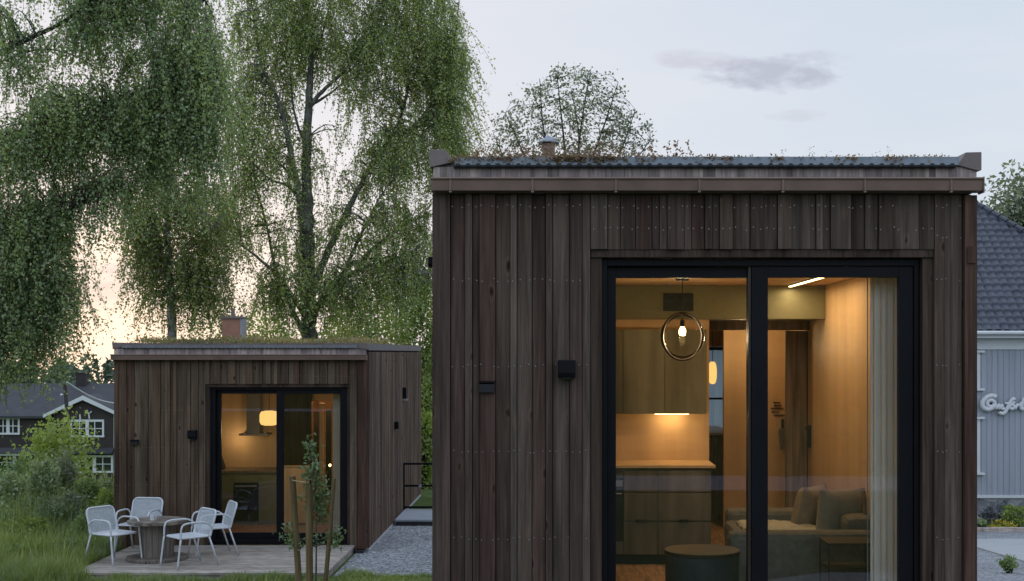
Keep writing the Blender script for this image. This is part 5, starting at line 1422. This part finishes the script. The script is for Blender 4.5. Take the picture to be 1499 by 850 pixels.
# ------------------------------------------------------------------ lights inside (the lamps the photo shows)
def plight(name, loc, w, col, size=.04, typ='POINT', rot=None, sx=1, sy=1, spot=None):
    l = bpy.data.lights.new(name, typ); l.energy = w; l.color = col
    if typ == 'POINT': l.shadow_soft_size = size
    if typ == 'AREA': l.shape = 'RECTANGLE'; l.size = sx; l.size_y = sy
    if typ == 'SPOT': l.shadow_soft_size = size; l.spot_size = math.radians(spot); l.spot_blend = .8
    o = bpy.data.objects.new(name, l); o.location = loc
    if rot: o.rotation_euler = rot
    COL.objects.link(o); return o


W1 = (1, .71, .40)
plight('pendant_light', (cx, 11.6, Z(483, 11.6) - .07), 14.5, W1, .04)
plight('strip_light_lamp', (2.337, 12.1, 2.54), 13, (1, .72, .42), typ='AREA', sx=.03, sy=1.6)
plight('cupboard_light', (X(985, 12.85), 12.83, Z(606, 12.7) - .03), 2.6, (1, .66, .32), .03)
plight('passage_light', (X(1043, 15.5) + .2, 14.4, 2.0), 10, W1, .08)
plight('far_pendant_light', (X(394, 22.9), 22.9, Z(630, 22.9)), 9, W1, .1)
plight('far_hall_light', (X(474, 25) + .0, 24.95, 1.22), 12, W1, .06)
plight('far_hood_light', (X(345, 24.1), 24.1, Z(642, 24.1)), 3, W1, .04)

# ------------------------------------------------------------------ sky, sun, camera
AZ = math.radians(-19.8); EL = math.radians(1.6)
world = bpy.data.worlds.new('World'); sc.world = world; world.use_nodes = True
t = world.node_tree; t.nodes.clear(); N = t.nodes.new; Lk = t.links.new
out = N('ShaderNodeOutputWorld'); bg = N('ShaderNodeBackground'); Lk(bg.outputs[0], out.inputs[0])
sky = N('ShaderNodeTexSky'); sky.sky_type = 'NISHITA'; sky.sun_disc = False; sky.sun_elevation = math.radians(4); sky.sun_rotation = AZ; sky.dust_density = 1.5; sky.ozone_density = 2.0
tc = N('ShaderNodeTexCoord')


def vmath(op, a=None, b_=None):
    n = N('ShaderNodeVectorMath'); n.operation = op
    for i, v in enumerate((a, b_)):
        if v is None: continue
        if hasattr(v, 'links') or hasattr(v, 'is_linked'): Lk(v, n.inputs[i])
        else: n.inputs[i].default_value = v
    return n


def fmath(op, a, b_=None, c=None, clamp=False):
    n = N('ShaderNodeMath'); n.operation = op; n.use_clamp = clamp
    for i, v in enumerate((a, b_, c)):
        if v is None: continue
        if isinstance(v, (int, float)): n.inputs[i].default_value = v
        else: Lk(v, n.inputs[i])
    return n.outputs[0]


def mixc(f, a, b_):
    n = N('ShaderNodeMix'); n.data_type = 'RGBA'
    if isinstance(f, (int, float)): n.inputs[0].default_value = f
    else: Lk(f, n.inputs[0])
    for i, v in ((6, a), (7, b_)):
        if isinstance(v, tuple): n.inputs[i].default_value = (*v, 1) if len(v) == 3 else v
        else: Lk(v, n.inputs[i])
    return n.outputs[2]


nd = vmath('NORMALIZE', tc.outputs['Generated']).outputs[0]
sep = N('ShaderNodeSeparateXYZ'); Lk(nd, sep.inputs[0])
sd = (math.sin(AZ), math.cos(AZ), 0.02)
dot = vmath('DOT_PRODUCT', nd, sd); dt = dot.outputs['Value']
# evening air: pale blue high up, pinkish in a broad band, peach by the sunset
base_up = mixc(fmath('MULTIPLY', fmath('SUBTRACT', sep.outputs['Z'], .05), 2.2, clamp=True), (.66, .738, .83), (.575, .675, .79))
base_up = mixc(fmath('MULTIPLY', fmath('SUBTRACT', sep.outputs['Z'], .30), 2.2, clamp=True), base_up, (.98, 1.16, 1.42))  # overhead sky out of view, brightened as added fill for foliage and walls
front = fmath('POWER', fmath('MAXIMUM', dt, 0.0), 9.0)
pink = mixc(fmath('MULTIPLY', front, .95, clamp=True), base_up, (.80, .785, .845))
lowz = fmath('POWER', fmath('SUBTRACT', 1.0, fmath('MULTIPLY', fmath('ABSOLUTE', sep.outputs['Z']), 3.6, clamp=True)), 2.2)
glow = fmath('MULTIPLY', fmath('POWER', fmath('MAXIMUM', dt, 0.0), 75.0), lowz, clamp=True)
warm = mixc(glow, pink, (1.24, .99, .78))
back = fmath('MULTIPLY', fmath('SUBTRACT', .2, dt), .9, clamp=True)
air = mixc(back, warm, (1.10, 1.30, 1.62))  # sky behind the camera, raised above real dusk as added fill light
skyk = vmath('SCALE', sky.outputs[0]); skyk.inputs['Scale'].default_value = .12
mixed = mixc(.08, air, skyk.outputs[0])
# clouds
uy = fmath('MAXIMUM', sep.outputs['Y'], .05)
u = fmath('DIVIDE', sep.outputs['X'], uy); v = fmath('DIVIDE', sep.outputs['Z'], uy)
cmb = N('ShaderNodeCombineXYZ'); Lk(u, cmb.inputs[0]); Lk(v, cmb.inputs[1])


def cloud(px, py, rx, ry, sx_, sy_, lo, hi, seed):
    cu, cv = (px - CX) / F, (CY - py) / F
    du = fmath('DIVIDE', fmath('SUBTRACT', u, cu), rx / F); dv = fmath('DIVIDE', fmath('SUBTRACT', v, cv), ry / F)
    rr = fmath('ADD', fmath('MULTIPLY', du, du), fmath('MULTIPLY', dv, dv))
    m = fmath('SUBTRACT', 1.0, rr, clamp=True)
    mp = N('ShaderNodeMapping'); mp.inputs['Scale'].default_value = (sx_, sy_, 1); mp.inputs['Location'].default_value = (seed, seed * 1.7, seed); Lk(cmb.outputs[0], mp.inputs[0])
    nz = N('ShaderNodeTexNoise'); nz.inputs['Scale'].default_value = 1; nz.inputs['Detail'].default_value = 6; nz.inputs['Roughness'].default_value = .55; Lk(mp.outputs[0], nz.inputs['Vector'])
    q = fmath('SUBTRACT', fmath('ADD', nz.outputs['Fac'], fmath('MULTIPLY', m, .42)), lo)
    return fmath('MULTIPLY', fmath('MULTIPLY', q, 1.0 / (hi - lo), clamp=True), fmath('MULTIPLY', m, 2.5, clamp=True))


c1 = cloud(1128, 108, 125, 36, 42, 105, .60, .92, 3.1)
c2 = cloud(1020, 86, 90, 18, 26, 90, .62, 1.0, 7.7)
c3 = cloud(130, 415, 120, 60, 16, 120, .58, 1.0, 1.3)
mpw = N('ShaderNodeMapping'); mpw.inputs['Scale'].default_value = (3.2, 14, 1); Lk(cmb.outputs[0], mpw.inputs[0])
nzw = N('ShaderNodeTexNoise'); nzw.inputs['Scale'].default_value = 1; nzw.inputs['Detail'].default_value = 4; Lk(mpw.outputs[0], nzw.inputs['Vector'])
mixed = mixc(fmath('MULTIPLY', fmath('SUBTRACT', nzw.outputs['Fac'], .45, clamp=True), 1.3, clamp=True), mixed, (.80, .79, .83))
c4 = cloud(1165, 170, 60, 12, 40, 120, .60, .95, 5.9); c5 = cloud(1205, 82, 60, 12, 44, 120, .60, .95, 9.3)
mixed = mixc(fmath('MULTIPLY', c4, .4), mixed, (.55, .55, .62)); mixed = mixc(fmath('MULTIPLY', c5, .5), mixed, (.52, .55, .62))
col = mixc(fmath('MULTIPLY', c1, .68), mixed, (.42, .43, .53))
col = mixc(fmath('MULTIPLY', c2, .6), col, (.52, .50, .58))
col = mixc(fmath('MULTIPLY', c3, .55), col, (.66, .52, .50))
Lk(col, bg.inputs[0]); bg.inputs[1].default_value = 1.0

sun = bpy.data.lights.new('sun', 'SUN'); sun.energy = .25; sun.angle = math.radians(6); sun.color = (1, .68, .42)
so = bpy.data.objects.new('sun', sun); COL.objects.link(so)
sdv = Vector((math.sin(AZ) * math.cos(EL + .04), math.cos(AZ) * math.cos(EL + .04), math.sin(EL + .04)))
so.rotation_euler = (-sdv).to_track_quat('-Z', 'Y').to_euler()

cam = bpy.data.cameras.new('camera'); co = bpy.data.objects.new('camera', cam); COL.objects.link(co)
co.location = (0, 0, EYE); co.rotation_euler = (math.radians(90), 0, 0)
cam.sensor_width = 36; cam.lens = 36 * F / 1499
cam.shift_x = (749.5 - CX) / 1499; cam.shift_y = (CY - 425) / 1499
cam.clip_end = 6000; cam.clip_start = .05
sc.camera = co
vs_ = sc.view_settings; vs_.view_transform = 'Standard'; vs_.look = 'None'; vs_.exposure = .1; vs_.gamma = 1; vs_.use_curve_mapping = False
cy = sc.cycles
cy.use_denoising = True; cy.max_bounces = 8; cy.diffuse_bounces = 4; cy.glossy_bounces = 3; cy.transmission_bounces = 4; cy.transparent_max_bounces = 12
cy.sample_clamp_indirect = 4; cy.caustics_reflective = False; cy.caustics_refractive = False
